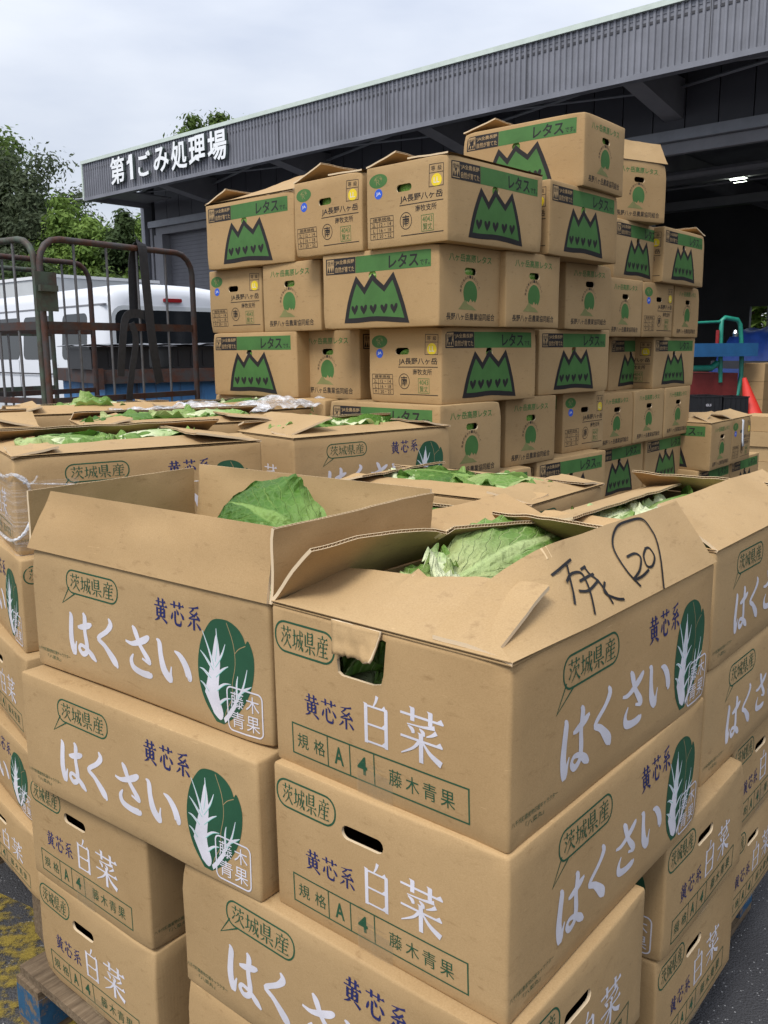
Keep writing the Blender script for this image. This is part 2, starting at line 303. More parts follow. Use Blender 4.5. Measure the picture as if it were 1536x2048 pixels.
class Print:
    def __init__(s): s.mb = MB(); s.mats = []; s.z = .35
    def mi(s, m):
        if m not in s.mats: s.mats.append(m)
        return s.mats.index(m)
    def up(s, d=.12): s.z += d; return s
    def tri(s, vs, fs, m, dz=0): s.mb.add([(x, y, s.z + dz) for x, y in vs], fs, s.mi(m))
    def poly(s, pts, m, dz=0):
        t = tessellate_polygon([[V((x, y, 0)) for x, y in pts]]); s.tri(pts, [tuple(f) if ((pts[f[1]][0] - pts[f[0]][0]) * (pts[f[2]][1] - pts[f[0]][1]) - (pts[f[1]][1] - pts[f[0]][1]) * (pts[f[2]][0] - pts[f[0]][0])) > 0 else tuple(f)[::-1] for f in t], m, dz)
    def rect(s, x0, y0, x1, y1, m): s.poly([(x0, y0), (x1, y0), (x1, y1), (x0, y1)], m)
    def ell(s, x, y, rx, ry, m, n=28): s.poly([(x + rx * cos(2 * pi * k / n), y + ry * sin(2 * pi * k / n)) for k in range(n)], m)
    def line(s, pts, w_, m, closed=False, sm=0, dz=0):
        """ribbon; points may carry their own width"""
        p = [tuple(q) if len(q) > 2 else (q[0], q[1], w_) for q in pts]
        if sm: p = smooth_path(p, sm)
        n = len(p); vs = []
        for i in range(n):
            a = p[(i - 1) % n] if closed or i else p[i]; b = p[(i + 1) % n] if closed or i < n - 1 else p[i]
            d0 = V((p[i][0] - a[0], p[i][1] - a[1])); d1 = V((b[0] - p[i][0], b[1] - p[i][1]))
            d0 = d0.normalized() if d0.length > 1e-6 else d1.normalized(); d1 = d1.normalized() if d1.length > 1e-6 else d0
            t = (d0 + d1); t = t.normalized() if t.length > 1e-3 else d1
            nn = V((-t.y, t.x)); k = min(1.6, 1 / max(.4, nn.dot(V((-d1.y, d1.x))))); h = p[i][2] / 2 * k
            vs += [(p[i][0] + nn.x * h, p[i][1] + nn.y * h), (p[i][0] - nn.x * h, p[i][1] - nn.y * h)]
        fs = [(2 * i, 2 * i + 1, (2 * i + 3) % (2 * n), (2 * i + 2) % (2 * n)) for i in range(n if closed else n - 1)]
        s.mb.add([(x, y, s.z + dz + .0016 * (k // 2)) for k, (x, y) in enumerate(vs)], fs, s.mi(m))
    def frame(s, x0, y0, x1, y1, w_, m): s.line([(x0, y0), (x1, y0), (x1, y1), (x0, y1)], w_, m, True)
    def rrect(s, x0, y0, x1, y1, r, w_, m, skip=None):
        pts = []
        for cx, cy, a0 in ((x1 - r, y1 - r, 0), (x0 + r, y1 - r, 90), (x0 + r, y0 + r, 180), (x1 - r, y0 + r, 270)):
            pts += [(cx + r * cos(R(a0 + 15 * k)), cy + r * sin(R(a0 + 15 * k))) for k in range(7)]
        s.line(pts, w_, m, True)
    def text(s, body, x0, y0, x1, y1, m, bold=0.0, rot=0):
        vs, fs = text_geo(body, bold)
        ax = min(v.x for v in vs); bx = max(v.x for v in vs); ay = min(v.y for v in vs); by = max(v.y for v in vs)
        pts = [(x0 + (v.x - ax) / (bx - ax) * (x1 - x0), y0 + (v.y - ay) / (by - ay) * (y1 - y0)) for v in vs]
        if rot:
            cx, cy = (x0 + x1) / 2, (y0 + y1) / 2; c_, s_ = cos(R(rot)), sin(R(rot)); pts = [(cx + (x - cx) * c_ - (y - cy) * s_, cy + (x - cx) * s_ + (y - cy) * c_) for x, y in pts]
        s.tri(pts, fs, m)
    def glyph(s, g, x0, y0, x1, y1, m, k=1.0):
        """brush or serif glyph drawn as strokes in a 100 box"""
        sx, sy = (x1 - x0) / 100, (y1 - y0) / 100; ws = (abs(sx) + abs(sy)) / 2 * k
        T = lambda q: (x0 + q[0] * sx, y0 + q[1] * sy)
        dz = 0
        for st in GL[g]:
            dz += .05
            if st[0] == 'h':
                _, a, b, y = st; s.line([(*T((a, y)), 4.2 * ws), (*T((b, y)), 4.2 * ws)], 1, m, dz=dz)
                s.poly([T((b - 15, y + 1)), T((b - 5, y + 9)), T((b + 1, y)), T((b, y - 2))], m, dz + .006)
            elif st[0] == 'v':
                _, x, a, b = st; s.line([(*T((x, a)), 9.5 * ws), (*T((x, b)), 9 * ws)], 1, m, dz=dz); s.poly([T((x - 5, a)), T((x + 5, a)), T((x + 4, a + 3)), T((x - 8, a + 4))], m, dz + .006)
            else:
                s.line([(*T(q), q[2] * ws) for q in st[1]], 1, m, sm=5, dz=dz)
    def mesh(s, name):
        me = s.mb.mesh(name, s.mats); me.transform(M.Scale(.001, 4)); return me
C_ = lambda *p: ('c', p)
GL = {
 '黄': [('h', 16, 84, 82), ('v', 35, 95, 66), ('v', 65, 95, 66), ('h', 5, 95, 65), ('v', 25, 54, 19), ('h', 25, 76, 53), ('v', 75, 54, 19), ('h', 27, 74, 37), ('h', 25, 76, 21), ('v', 50, 63, 21), C_((40, 17, 9), (26, 7, 6), (8, 0, 2)), C_((60, 16, 3), (78, 8, 8), (93, -1, 10))],
 '芯': [('h', 4, 96, 84), ('v', 32, 97, 72), ('v', 68, 97, 72), C_((20, 52, 3), (16, 36, 9), (10, 22, 5)), C_((38, 60, 8), (37, 26, 9), (42, 8, 9), (58, 4, 9), (74, 7, 9), (78, 26, 2)), C_((46, 68, 2), (56, 56, 9), (58, 46, 8)), C_((74, 58, 2), (88, 44, 10), (94, 32, 9))],
 '系': [C_((82, 98, 8), (56, 92, 5), (18, 88, 2)), C_((50, 90, 8), (38, 78, 6), (24, 69, 3), (44, 62, 7), (58, 56, 6)), C_((74, 76, 8), (52, 60, 6), (18, 45, 3), (50, 46, 5), (84, 50, 7)), C_((68, 64, 2), (80, 54, 9), (88, 44, 8)), ('v', 51, 46, 0), C_((34, 32, 8), (24, 20, 6), (8, 8, 2)), C_((66, 32, 2), (82, 20, 9), (93, 8, 9))],
 '白': [C_((54, 103, 8), (50, 92, 6), (42, 80, 3)), ('v', 18, 80, 2), ('h', 18, 82, 79), ('v', 82, 79, 2), ('h', 18, 82, 42), ('h', 18, 82, 6)],
 '菜': [('h', 2, 98, 88), ('v', 30, 101, 77), ('v', 70, 101, 77), C_((80, 76, 8), (54, 71, 4), (18, 69, 2)), C_((20, 66, 2), (30, 60, 8), (32, 53, 6)), C_((46, 66, 2), (54, 60, 8), (55, 53, 6)), C_((84, 68, 8), (74, 60, 5), (62, 54, 2)), ('h', 3, 97, 42), ('v', 50, 54, -2), C_((47, 42, 7), (32, 24, 5), (4, 6, 2)), C_((53, 42, 3), (70, 22, 8), (95, 8, 12))],
 '茨': [('h', 4, 96, 86), ('v', 32, 99, 74), ('v', 68, 99, 74), C_((12, 68, 2), (22, 60, 9), (26, 52, 8)), C_((8, 20, 9), (18, 34, 6), (30, 50, 2)), C_((56, 74, 8), (48, 60, 6), (34, 46, 2)), ('h', 50, 90, 62), C_((90, 62, 7), (84, 52, 5), (78, 46, 2)), C_((64, 58, 8), (56, 30, 7), (26, 2, 2)), C_((64, 44, 3), (76, 22, 8), (96, 4, 12))],
 '城': [('h', 2, 34, 66), ('v', 18, 92, 24), C_((1, 16, 8), (18, 24, 5), (36, 34, 2)), ('h', 42, 97, 74), C_((44, 74, 8), (42, 36, 7), (26, 0, 2)), ('h', 46, 64, 50), C_((63, 50, 7), (60, 24, 7), (50, 18, 3)), C_((70, 99, 7), (74, 46, 7), (92, 6, 10), (97, 22, 2)), C_((92, 56, 8), (82, 28, 6), (58, 2, 2)), C_((80, 96, 2), (90, 88, 8), (92, 82, 6))],
 '県': [('v', 30, 97, 44), ('h', 30, 74, 95), ('v', 72, 95, 44), ('h', 30, 72, 79), ('h', 30, 72, 63), ('h', 30, 72, 47), ('v', 10, 82, 32), ('h', 10, 95, 34), ('v', 50, 34, -2), C_((34, 24, 8), (24, 12, 6), (8, 4, 2)), C_((66, 24, 2), (82, 14, 9), (94, 2, 9))],
 '産': [('v', 50, 100, 88), ('h', 10, 92, 87), C_((30, 83, 2), (38, 76, 8), (40, 70, 6)), C_((70, 84, 8), (64, 76, 6), (58, 70, 2)), ('h', 14, 97, 67), C_((16, 67, 8), (14, 30, 7), (2, 0, 2)), C_((36, 60, 8), (32, 50, 6), (22, 40, 2)), ('h', 32, 92, 48), ('v', 58, 62, 5), ('h', 32, 86, 27), ('h', 20, 98, 5)],
 'は': [C_((12, 94, 2), (17, 84, 8), (13, 56, 9), (11, 28, 10), (17, 2, 10), (24, 14, 5), (30, 28, 2)), C_((40, 64, 3), (54, 66, 7), (80, 74, 8), (94, 80, 3)), C_((64, 101, 3), (70, 90, 8), (66, 60, 7), (69, 30, 8), (66, 10, 7), (50, 2, 7), (39, 12, 6), (46, 22, 5), (66, 18, 6), (86, 4, 9), (99, -6, 3))],
 'く': [C_((66, 101, 3), (74, 88, 9), (54, 70, 7), (14, 48, 7), (40, 34, 8), (74, 8, 13), (84, -4, 8), (83, -8, 2))],
 'さ': [C_((4, 62, 3), (30, 60, 6), (70, 74, 9), (88, 84, 7), (94, 88, 2)), C_((34, 102, 3), (44, 90, 9), (58, 62, 7), (84, 34, 9), (86, 26, 5), (62, 32, 3)), C_((30, 36, 2), (20, 20, 7), (26, 4, 9), (54, -3, 9), (86, -2, 9), (92, 4, 2))],
 'い': [C_((4, 92, 2), (13, 84, 8), (15, 52, 9), (22, 16, 12), (38, -4, 11), (42, 10, 5), (46, 30, 2)), C_((58, 74, 2), (74, 66, 8), (90, 44, 11), (98, 16, 11), (94, 10, 3))],
}
HL, HW, HH = .690, .440, .249       # cabbage carton
TL_, TW, TH = .603, .390, .292      # lettuce carton
def bubble(p, x0, y0, x1, y1, tail=None):
    p.rrect(x0, y0, x1, y1, (y1 - y0) * .46, 3.2, GRN)
    if tail: p.up(.03).line([(x0 + 8, y0 + 10), tail, (x0 + 30, y0 + 1)], 3.0, GRN)
    wq = (x1 - x0 - 22) / 4
    for i, g in enumerate('茨城県産'): p.glyph(g, x0 + 12 + i * wq, y0 + 7, x0 + 10 + (i + 1) * wq, y1 - 7, GRN, .95)
def print_cabbage_long():
    p = Print(); bubble(p, 130, 178, 296, 224, (112, 152))
    for i, g in enumerate('黄芯系'): p.glyph(g, 402 + i * 44, 172, 441 + i * 44, 215, NAVY, 1.3)
    for g, a, b, c, d in (('は', 124, 54, 212, 142), ('く', 216, 58, 288, 146), ('さ', 310, 62, 390, 146), ('い', 402, 70, 492, 142)): p.glyph(g, a, b, c, d, WHT, 1.8)
    n0 = len(p.mb.v)
    # drawn cabbage
    body = smooth_path([(548, 18), (520, 48), (506, 84), (505, 120), (516, 158), (536, 186), (556, 200), (590, 203), (616, 196), (632, 184), (640, 170), (648, 176), (660, 150), (656, 112), (640, 78), (612, 46), (584, 26), (566, 16)], 4)[:-1]
    p.up().poly(body, GRN); p.up(.05).line(body, 2.6, GRN, True)
    p.up(.05)
    p.line([(590, 200, 1.4), (606, 168, 1.4), (610, 132, 1.2), (600, 96, 1.2), (598, 70, 1.2), (580, 44, 1.2), (572, 24, 1.2)], 1, TAN, sm=4); p.line([(640, 168, 1.3), (622, 160, 1.2), (610, 150, 1.2)], 1, TAN, sm=4)
    p.up(.05)
    rib = smooth_path([(520, 66), (532, 98), (544, 130), (560, 176), (568, 132), (562, 92), (560, 66), (570, 36), (560, 22), (538, 34)], 4)[:-1]; p.poly(rib, WHT)
    p.up(.04); k = 0
    for a, b, c in (((548, 120), (536, 148), (520, 176)), ((552, 128), (560, 160), (560, 186)), ((546, 112), (524, 132), (512, 140)), ((552, 118), (572, 140), (584, 162)), ((538, 96), (520, 106), (508, 108)), ((552, 100), (574, 116), (590, 124)), ((530, 70), (518, 80), (508, 84)), ((554, 76), (576, 90), (596, 94)), ((560, 52), (578, 64), (594, 68)), ((604, 60), (628, 92), (642, 128)), ((612, 70), (612, 96), (616, 112)), ((624, 86), (640, 94), (652, 100)), ((590, 42), (606, 62), (612, 74))):
        k += 1; p.line([(*a, 7.5), (*b, 4.2), (*c, 1.0)], 1, WHT, sm=4, dz=k * .012); p.line([(a[0] + 2.4, a[1] - 1.5, 1.4), (b[0] + 2.2, b[1] - 1, 1.2), (c[0] + 1, c[1], .6)], 1, TEAL, sm=4, dz=k * .012 + .006)
    p.up(.2).poly(smooth_path([(574, 20), (590, 34), (610, 58), (604, 62), (584, 40), (566, 24)], 3)[:-1], WHT)
    p.mb.v[n0:] = [(584 + (x - 582) * .86, y, z) for x, y, z in p.mb.v[n0:]]
    p.up(.08).rrect(586, 12, 668, 90, 10, 2.8, WHT)
    for ch, x, y in (('木', 630, 54), ('果', 630, 19), ('青', 594, 19), ('藤', 594, 54)): p.text(ch, x, y, x + 31, y + 29, WHT)
    p.text('八千代町農産物応援キャラクター', 6, 34, 122, 42, GRN); p.text('「八菜丸」', 40, 22, 86, 30, GRN)
    return p.mesh('cabbage_carton_side_print')
def print_cabbage_end():
    p = Print(); bubble(p, 9, 182, 136, 228)
    for i, g in enumerate('黄芯系'): p.glyph(g, 70 + i * 36, 94, 104 + i * 36, 129, NAVY, 1.15)
    p.glyph('白', 188, 84, 248, 156, WHT, 1.05); p.glyph('菜', 262, 86, 340, 156, WHT, 1.1)
    p.up().frame(41, 23, 380, 72, 2.4, GRN)
    for x in (118, 164, 212): p.up(.02).line([(x, 23), (x, 72)], 2.0, GRN)
    p.text('規', 52, 35, 76, 59, GRN); p.text('格', 88, 35, 112, 59, GRN); p.text('A', 132, 33, 151, 61, GRN, .02); p.text('4', 179, 33, 198, 61, GRN, .02)
    for i, ch in enumerate('藤木青果'): p.text(ch, 240 + i * 31, 34, 264 + i * 31, 59, GRN)
    return p.mesh('cabbage_carton_end_print')
def heart(p, x, y, q, m):
    q *= 1.0
    p.line([(x - 10 * q, y + 12 * q, 7 * q), (x - 8 * q, y + 5 * q, 13 * q), (x - 3 * q, y - 5 * q, 10 * q), (x, y - 15 * q, 2 * q)], 1, m, sm=3); p.line([(x + 11 * q, y + 14 * q, 7 * q), (x + 8 * q, y + 6 * q, 13 * q), (x + 3 * q, y - 5 * q, 10 * q), (x - 1 * q, y - 15 * q, 2 * q)], 1, m, sm=3, dz=.02)
def print_lettuce_long():
    p = Print(); p.rect(20, 212, 187, 274, INK); p.rect(188, 212, 566, 274, LGRN); p.up()
    p.rect(26, 217, 66, 270, TAN); p.up()
    p.text('信州', 29, 246, 63, 266, INK, .01)
    for k in range(3): p.poly([(27 + k * 13, 220), (40 + k * 13, 220), (34.5 + k * 13, 243)], INK, dz=k * .01)
    p.text('JA全農長野', 76, 248, 180, 267, TAN, .012); p.text('自然が育てた', 74, 219, 180, 241, TAN, .012); p.text('®', 70, 258, 75, 264, TAN)
    p.text('レタス', 362, 217, 508, 268, INK, .022); p.text('です。', 515, 219, 560, 240, INK, .012)
    mt = [(132, 30), (148, 90), (168, 140), (192, 186), (236, 141), (262, 172), (279, 192), (296, 176), (339, 145), (384, 190), (408, 140), (432, 82), (452, 24), (300, 34), (200, 30)]
    p.poly(mt, LGRN); p.up().line(smooth_path(mt[:4], 3)[:-1] + mt[3:13] + smooth_path(mt[12:] + [mt[0]], 3)[1:-1], 19, INK, True)
    p.up(.05)
    for i, x in enumerate((180, 230, 281, 337, 388)): heart(p, x, 71, 1.25, INK); p.up(.03)
    return p.mesh('lettuce_carton_side_print')
def arc_text(p, body, cx, cy, r, a0, a1, h, m):
    for i, ch in enumerate(body):
        a = R(a0 + (a1 - a0) * i / (len(body) - 1)); x, y = cx + r * cos(a), cy + r * sin(a); p.text(ch, x - h / 2, y - h / 2, x + h / 2, y + h / 2, m, 0, math.degrees(a) - 90)
def print_lettuce_end_green():
    p = Print(); p.text('八ヶ岳高原レタス', 58, 234, 322, 263, LGRN, .018); arc_text(p, '高原の恵みの一番おいしく', 187, 122, 60, 172, 22, 11, INK)
    oval = [(187 + 43 * cos(R(a)), 122 + 46 * sin(R(a))) for a in range(-28, 209, 8)] + [(150, 92), (158, 84), (166, 94), (176, 88), (188, 102), (198, 90), (208, 97), (216, 88)]
    p.poly(oval, LGRN); p.poly(smooth_path([(112, 62), (128, 74), (146, 92), (158, 95), (172, 82), (196, 76), (214, 66), (226, 60)], 3), PGRN, dz=.03)
    p.text('長野八ヶ岳農業協同組合', 42, 22, 346, 49, INK, .012); return p.mesh('lettuce_carton_end_print')
def print_lettuce_end_table():
    p = Print(); p.ell(62, 240, 46, 25, LGRN); p.ell(64, 194, 20, 18, BLU); p.ell(342, 209, 23, 22, YEL); p.up()
    arc_text(p, 'コールドチェーン', 62, 238, 17, 170, 10, 9, PGRN); p.text('R', 52, 226, 72, 246, PGRN); p.text('JA', 52, 187, 76, 201, WHT, .02); p.text('LL', 330, 200, 354, 219, WHT)
    p.frame(309, 189, 372, 264, 2.2, INK); p.line([(309, 235), (372, 235)], 2, INK); p.text('等', 317, 241, 335, 258, INK); p.text('級', 346, 241, 364, 258, INK)
    p.text('JA長野八ヶ岳', 172, 147, 370, 176, INK, .014); p.line([(169, 141), (373, 141)], 3, INK); p.text('南牧支所', 246, 111, 344, 134, INK, .008)
    p.up().frame(20, 33, 137, 112, 2, INK)
    for y in (95, 75, 54): p.line([(20, y), (137, y)], 1.8, INK, dz=.02)
    p.line([(55, 33), (55, 95)], 1.8, INK, dz=.04); p.text('標準規格', 34, 97, 124, 109, INK)
    for i, (a, b) in enumerate((('2L', '12・14'), ('L', '16・18'), ('M', '20・22'))): y = 78 - i * 20.5; p.text(a, 30 if i == 0 else 34, y, 47 if i == 0 else 44, y + 13, INK); p.text(b, 66, y, 126, y + 13, INK)
    p.line([(199 + 28 * cos(k * pi / 14), 86 + 29 * sin(k * pi / 14)) for k in range(28)], 2.6, INK, True); p.text('南', 182, 66, 216, 106, INK, .012)
    p.frame(274, 42, 330, 97, 1.8, LGRN); p.text('4043', 279, 73, 325, 92, LGRN); p.text('賢丈', 281, 46, 323, 68, LGRN); p.line([(174, 35), (374, 35)], 3, INK); return p.mesh('lettuce_carton_table_print')
PR_HS, PR_HE, PR_LS, PR_LY, PR_LJ = print_cabbage_long(), print_cabbage_end(), print_lettuce_long(), print_lettuce_end_green(), print_lettuce_end_table()

# ------------------------------------------------------------------ carton bodies
def slot(cx, cy, w_, h, n=6):
    r = h / 2
    return [(cx + w_ / 2 - r + r * cos(R(a)), cy + r * sin(R(a))) for a in [-90 + 180 * k / n for k in range(n + 1)]] + [(cx - w_ / 2 + r + r * cos(R(a)), cy + r * sin(R(a))) for a in [90 + 180 * k / n for k in range(n + 1)]]
def circ(cx, cy, rx, ry, n=16): return [(cx + rx * cos(2 * pi * k / n), cy + ry * sin(2 * pi * k / n)) for k in range(n)]
def panel2d(w0, h0, w1, h1, holes):
    bm = bmesh.new(); es = []
    for lp in [[(w0, h0), (w1, h0), (w1, h1), (w0, h1)]] + holes:
        vs = [bm.verts.new((x, y, 0)) for x, y in lp]; es += [bm.edges.new((vs[i], vs[(i + 1) % len(vs)])) for i in range(len(vs))]
    bmesh.ops.triangle_fill(bm, edges=es, use_beauty=True)
    bm.verts.index_update(); vs = [(v.co.x, v.co.y) for v in bm.verts]
    fs = []
    for f in bm.faces:
        i = [v.index for v in f.verts]; a, b, c = (vs[k] for k in i[:3]); fs.append(tuple(i) if (b[0] - a[0]) * (c[1] - a[1]) - (b[1] - a[1]) * (c[0] - a[0]) > 0 else tuple(i[::-1]))
    bm.free(); return vs, fs
def carton_body(L, W, H, end_holes, side_holes, open_top, T=.005, r=.006, seed=0):
    mb = MB(); z0, z1 = .005, H - .005
    def ring(z, ins):
        pts = []
        for sx, sy, a0 in ((1, 1, 0), (-1, 1, 90), (-1, -1, 180), (1, -1, 270)):
            for k in range(4):
                a = R(a0 + 30 * k); pts.append((sx * (L / 2 - r) + (r - ins) * cos(a), sy * (W / 2 - r) + (r - ins) * sin(a), z))
        return mb.add(pts, [])
    levels = [(0, .0045), (.0015, .0014), (z0, 0), (z1, 0), (H - .0015, .0014), (H, .0045)]
    rs = [ring(*l) for l in levels]
    for i in range(5):
        for k in range(16):
            if i == 2 and k % 4 == 3: continue
            a, b = rs[i] + k, rs[i] + (k + 1) % 16; mb.f.append((a, b, rs[i + 1] + (k + 1) % 16, rs[i + 1] + k)); mb.m.append(0)
    mb.f.append(tuple(rs[0] + k for k in range(15, -1, -1))); mb.m.append(0)
    faces = [('F', L, side_holes), ('B', L, side_holes), ('R', W, end_holes), ('Lf', W, end_holes)]
    for nm, wd, holes in faces:
        def T3(u, v, d):   # u from left, v up, d inward
            if nm == 'F': return (-L / 2 + u, -W / 2 + d, v)
            if nm == 'B': return (L / 2 - u, W / 2 - d, v)
            if nm == 'R': return (L / 2 - d, -W / 2 + u, v)
            return (-L / 2 + d, W / 2 - u, v)
        vs, fs = panel2d(r, z0, wd - r, z1, holes); mb.add([T3(u, v, 0) for u, v in vs], fs, 0)
        for h in holes:
            n = len(h); o = mb.add([T3(u, v, 0) for u, v in h] + [T3(u, v, T) for u, v in h], []); 
            for k in range(n): mb.f.append((o + (k + 1) % n, o + k, o + n + k, o + n + (k + 1) % n)); mb.m.append(1)
        if open_top:
            vs, fs = panel2d(T, T, wd - T, H, holes); mb.add([T3(u, v, T) for u, v in vs], [f[::-1] for f in fs], 0)
    if open_top:
        x, y = L / 2 - T, W / 2 - T; o = mb.add([(-x, -y, T), (x, -y, T), (x, y, T), (-x, y, T)], [(0, 1, 2, 3)])
        o = mb.add([(-x, -y, H), (x, -y, H), (x, y, H), (-x, y, H)], []); t = rs[5]
        for k in range(4):
            q = [o + 2, o + 3, o, o + 1]
            a = [t + 4 * k + j for j in range(4)]; b = [t + 4 * k + 3, t + (4 * k + 4) % 16]
            for j in range(3): mb.f.append((a[j], a[j + 1], q[k])); mb.m.append(0)
            mb.f.append((b[0], b[1], q[(k + 1) % 4], q[k])); mb.m.append(0)
    else:
        mb.f.append(tuple(rs[5] + k for k in range(16))); mb.m.append(0)
    return mb.mesh('carton_body', [CB if H < .27 else CBL, CUT], 40, 1e-5)
H_HOLE = [slot(.190, .185, .082, .022)]; T_HOLE = [slot(.190, .202, .074, .026)]; T_SH = [circ(.279, .195, .021, .022)]
mirr = lambda hs, wd: [[(wd - x, y) for x, y in h][::-1] for h in hs]
BODY_H = carton_body(HL, HW, HH, H_HOLE, [], False); BODY_HO = carton_body(HL, HW, HH, H_HOLE, [], True); BODY_T = carton_body(TL_, TW, TH, T_HOLE, T_SH, False)
TORN = [[(.144, .176), (.152, .172), (.212, .172), (.228, .176), (.232, .190), (.235, .238), (.228, .2395), (.182, .216), (.150, .206), (.142, .194)]]
def grid_cuts(me, cuts):
    bm = bmesh.new(); bm.from_mesh(me)
    for co, no in cuts: bmesh.ops.bisect_plane(bm, geom=bm.verts[:] + bm.edges[:] + bm.faces[:], plane_co=co, plane_no=no, dist=1e-6)
    m2 = me.copy(); bm.to_mesh(m2); bm.free(); return m2
def carton_cuts(L, W, H, n=.032):
    c = []
    for ax, lo, hi in ((0, -L / 2, L / 2), (1, -W / 2, W / 2), (2, 0, H)):
        k = max(2, round((hi - lo) / n))
        for i in range(1, k):
            co = [0, 0, 0]; no = [0, 0, 0]; co[ax] = lo + (hi - lo) * i / k; no[ax] = 1; c.append((V(co), V(no)))
    return c
def warp(p, L, W, H, var):
    """bulged sides, wavy edges and a few crushed corners; the same for the board and the ink on it"""
    u, v, t = 2 * p.x / L, 2 * p.y / W, 2 * p.z / H - 1; q = p.copy(); B = (.0045, .0025, .0060)[var]
    q.x += u * B * max(0, 1 - v * v) * max(0, 1 - t * t); q.y += v * B * max(0, 1 - u * u) * max(0, 1 - t * t)
    nv = NZ.noise_vector(p * 4.2 + V((var * 9.1, var * 3.7, 5))); q += V((nv.x * .0028, nv.y * .0028, nv.z * .0013))
    for cx, cy, cz, d in (((1, 1, 1, .010), (-1, -1, 1, .007), (1, -1, 0, .006)), ((-1, 1, 1, .008), (1, -1, 1, .009), (-1, -1, 0, .005)), ((1, -1, 1, .005), (-1, 1, 0, .008), (-1, -1, 1, .011)))[var]:
        c = V((cx * L / 2, cy * W / 2, cz * H)); dv = c - p; q += -V((cx, cy, (2 * cz - 1) * .8)).normalized() * d * math.exp(-(dv.length / .034) ** 2)
    return q
def variants(me, dims, kind, base=None):
    """kind: None for a body, else the face transform of a print"""
    L, W, H = dims; T4 = M.Identity(4) if kind is None else M.Translation(kind[0]) @ M.Rotation(kind[1][2], 4, 'Z') @ M.Rotation(kind[1][0], 4, 'X'); Ti = T4.inverted()
    cut = grid_cuts(me, [(Ti @ co, (Ti.to_3x3() @ no)) for co, no in carton_cuts(L, W, H)]); outm = []
    for var in range(3):
        m2 = cut.copy(); m2.name = me.name
        for v in m2.vertices: v.co = Ti @ warp(T4 @ v.co, L, W, H, var)
        if kind is None: m2.polygons.foreach_set('use_smooth', [True] * len(m2.polygons)); m2.set_sharp_from_angle(angle=R(40))
        m2.update(); outm.append(m2)
    return outm
DH, DT = (HL, HW, HH), (TL_, TW, TH)
def face_tf(q, dims):
    L, W, H = dims; return {'F': ((-L / 2, -W / 2, 0), (pi / 2, 0, 0)), 'R': ((L / 2, -W / 2, 0), (pi / 2, 0, pi / 2)), 'L': ((-L / 2, W / 2, 0), (pi / 2, 0, -pi / 2))}[q]
BODY_H, BODY_HO, BODY_T = (variants(b_, d_, None) for b_, d_ in ((BODY_H, DH), (BODY_HO, DH), (BODY_T, DT)))
PRV = {(f_, q): variants(me, DH if f_[0] == 'h' else DT, face_tf(q, DH if f_[0] == 'h' else DT)) for f_, me, qs in (('hS', PR_HS, 'F'), ('hE', PR_HE, 'LR'), ('tS', PR_LS, 'F'), ('tY', PR_LY, 'LR'), ('tJ', PR_LJ, 'LR')) for q in qs}
def flap_mesh(L, d, ang, curl=0, seed=0, crease=None, trim=(.004, .004), flutes=True, lift=0, T=.0058, mat=None, twist=None):
    """flap hinged on the x axis (0..L), swings from lying inward (+y, ang 0) up to vertical (90) and out (180)"""
    mb = MB(); nx, ny = 26, 7; rnd = random.Random(seed); ph = rnd.uniform(0, 9)
    def pt(i, j, off):
        s = i / nx; t = j / ny; x = trim[0] * (t > 0) + (L - trim[0] * (t > 0) - trim[1] * (t > 0)) * s
        if trim[0] > .02: x = trim[0] * t + (L - (trim[0] + trim[1]) * t) * s
        wob = .006 * t * NZ.noise(V((s * 3 + ph, t * 2, seed))) + .003 * t * NZ.noise(V((s * 9 + ph, t * 3, seed + 7))) + lift * s * t
        ag = ang if not twist else min(ang, twist[0] + twist[1] * s)
        a = R(ag + curl * t); am = R(ag + curl * t * .5); y = d * t * cos(am); z = d * t * sin(am)
        n = V((0, -sin(a), cos(a)))
        if crease:
            c = s - crease[0] - crease[1] * t; wob += crease[2] * t * math.exp(-(c / .022) ** 2)
        return V((x, y, z)) + n * (wob + off)
    def idx(o, i, j): return o + i * (ny + 1) + j
    os_ = []
    th = .0009
    for off in (0, th, T - th, T):
        os_.append(mb.add([pt(i, j, off) for i in range(nx + 1) for j in range(ny + 1)], []))
    for q, (o, flip) in enumerate(zip(os_, (1, 0, 1, 0))):
        for i in range(nx):
            for j in range(ny):
                f = (idx(o, i, j), idx(o, i + 1, j), idx(o, i + 1, j + 1), idx(o, i, j + 1)); mb.f.append(f[::-1] if flip else f); mb.m.append(0)
    for a, b in ((0, 1), (2, 3)):     # liner edges
        A, B = os_[a], os_[b]
        for i in range(nx): mb.f.append((idx(A, i, ny), idx(A, i + 1, ny), idx(B, i + 1, ny), idx(B, i, ny))); mb.m.append(1)
    A, B = os_[0], os_[3]
    for j in range(ny):
        mb.f.append((idx(A, 0, j), idx(A, 0, j + 1), idx(B, 0, j + 1), idx(B, 0, j))); mb.m.append(1)
        mb.f.append((idx(A, nx, j), idx(B, nx, j), idx(B, nx, j + 1), idx(A, nx, j + 1))); mb.m.append(1)
    if flutes:
        n = int(L / .0048); rows = []
        e0 = [pt(nx * k / n, ny, 0) for k in range(n + 1)]; e1 = [pt(nx * k / n, ny * .86, 0) for k in range(n + 1)]
        vs = []
        for k in range(n + 1):
            h = th + (T - 2 * th) * (k % 2); vs += [e0[k] + (pt(nx * k / n, ny, 1) - e0[k]) * h, e1[k] + (pt(nx * k / n, ny * .86, 1) - e1[k]) * h]
        mb.add(vs, [(2 * k, 2 * k + 2, 2 * k + 3, 2 * k + 1) for k in range(n)], 2)
    return mb.mesh('flap', [mat or CB, CUT, FLUTE], 35)
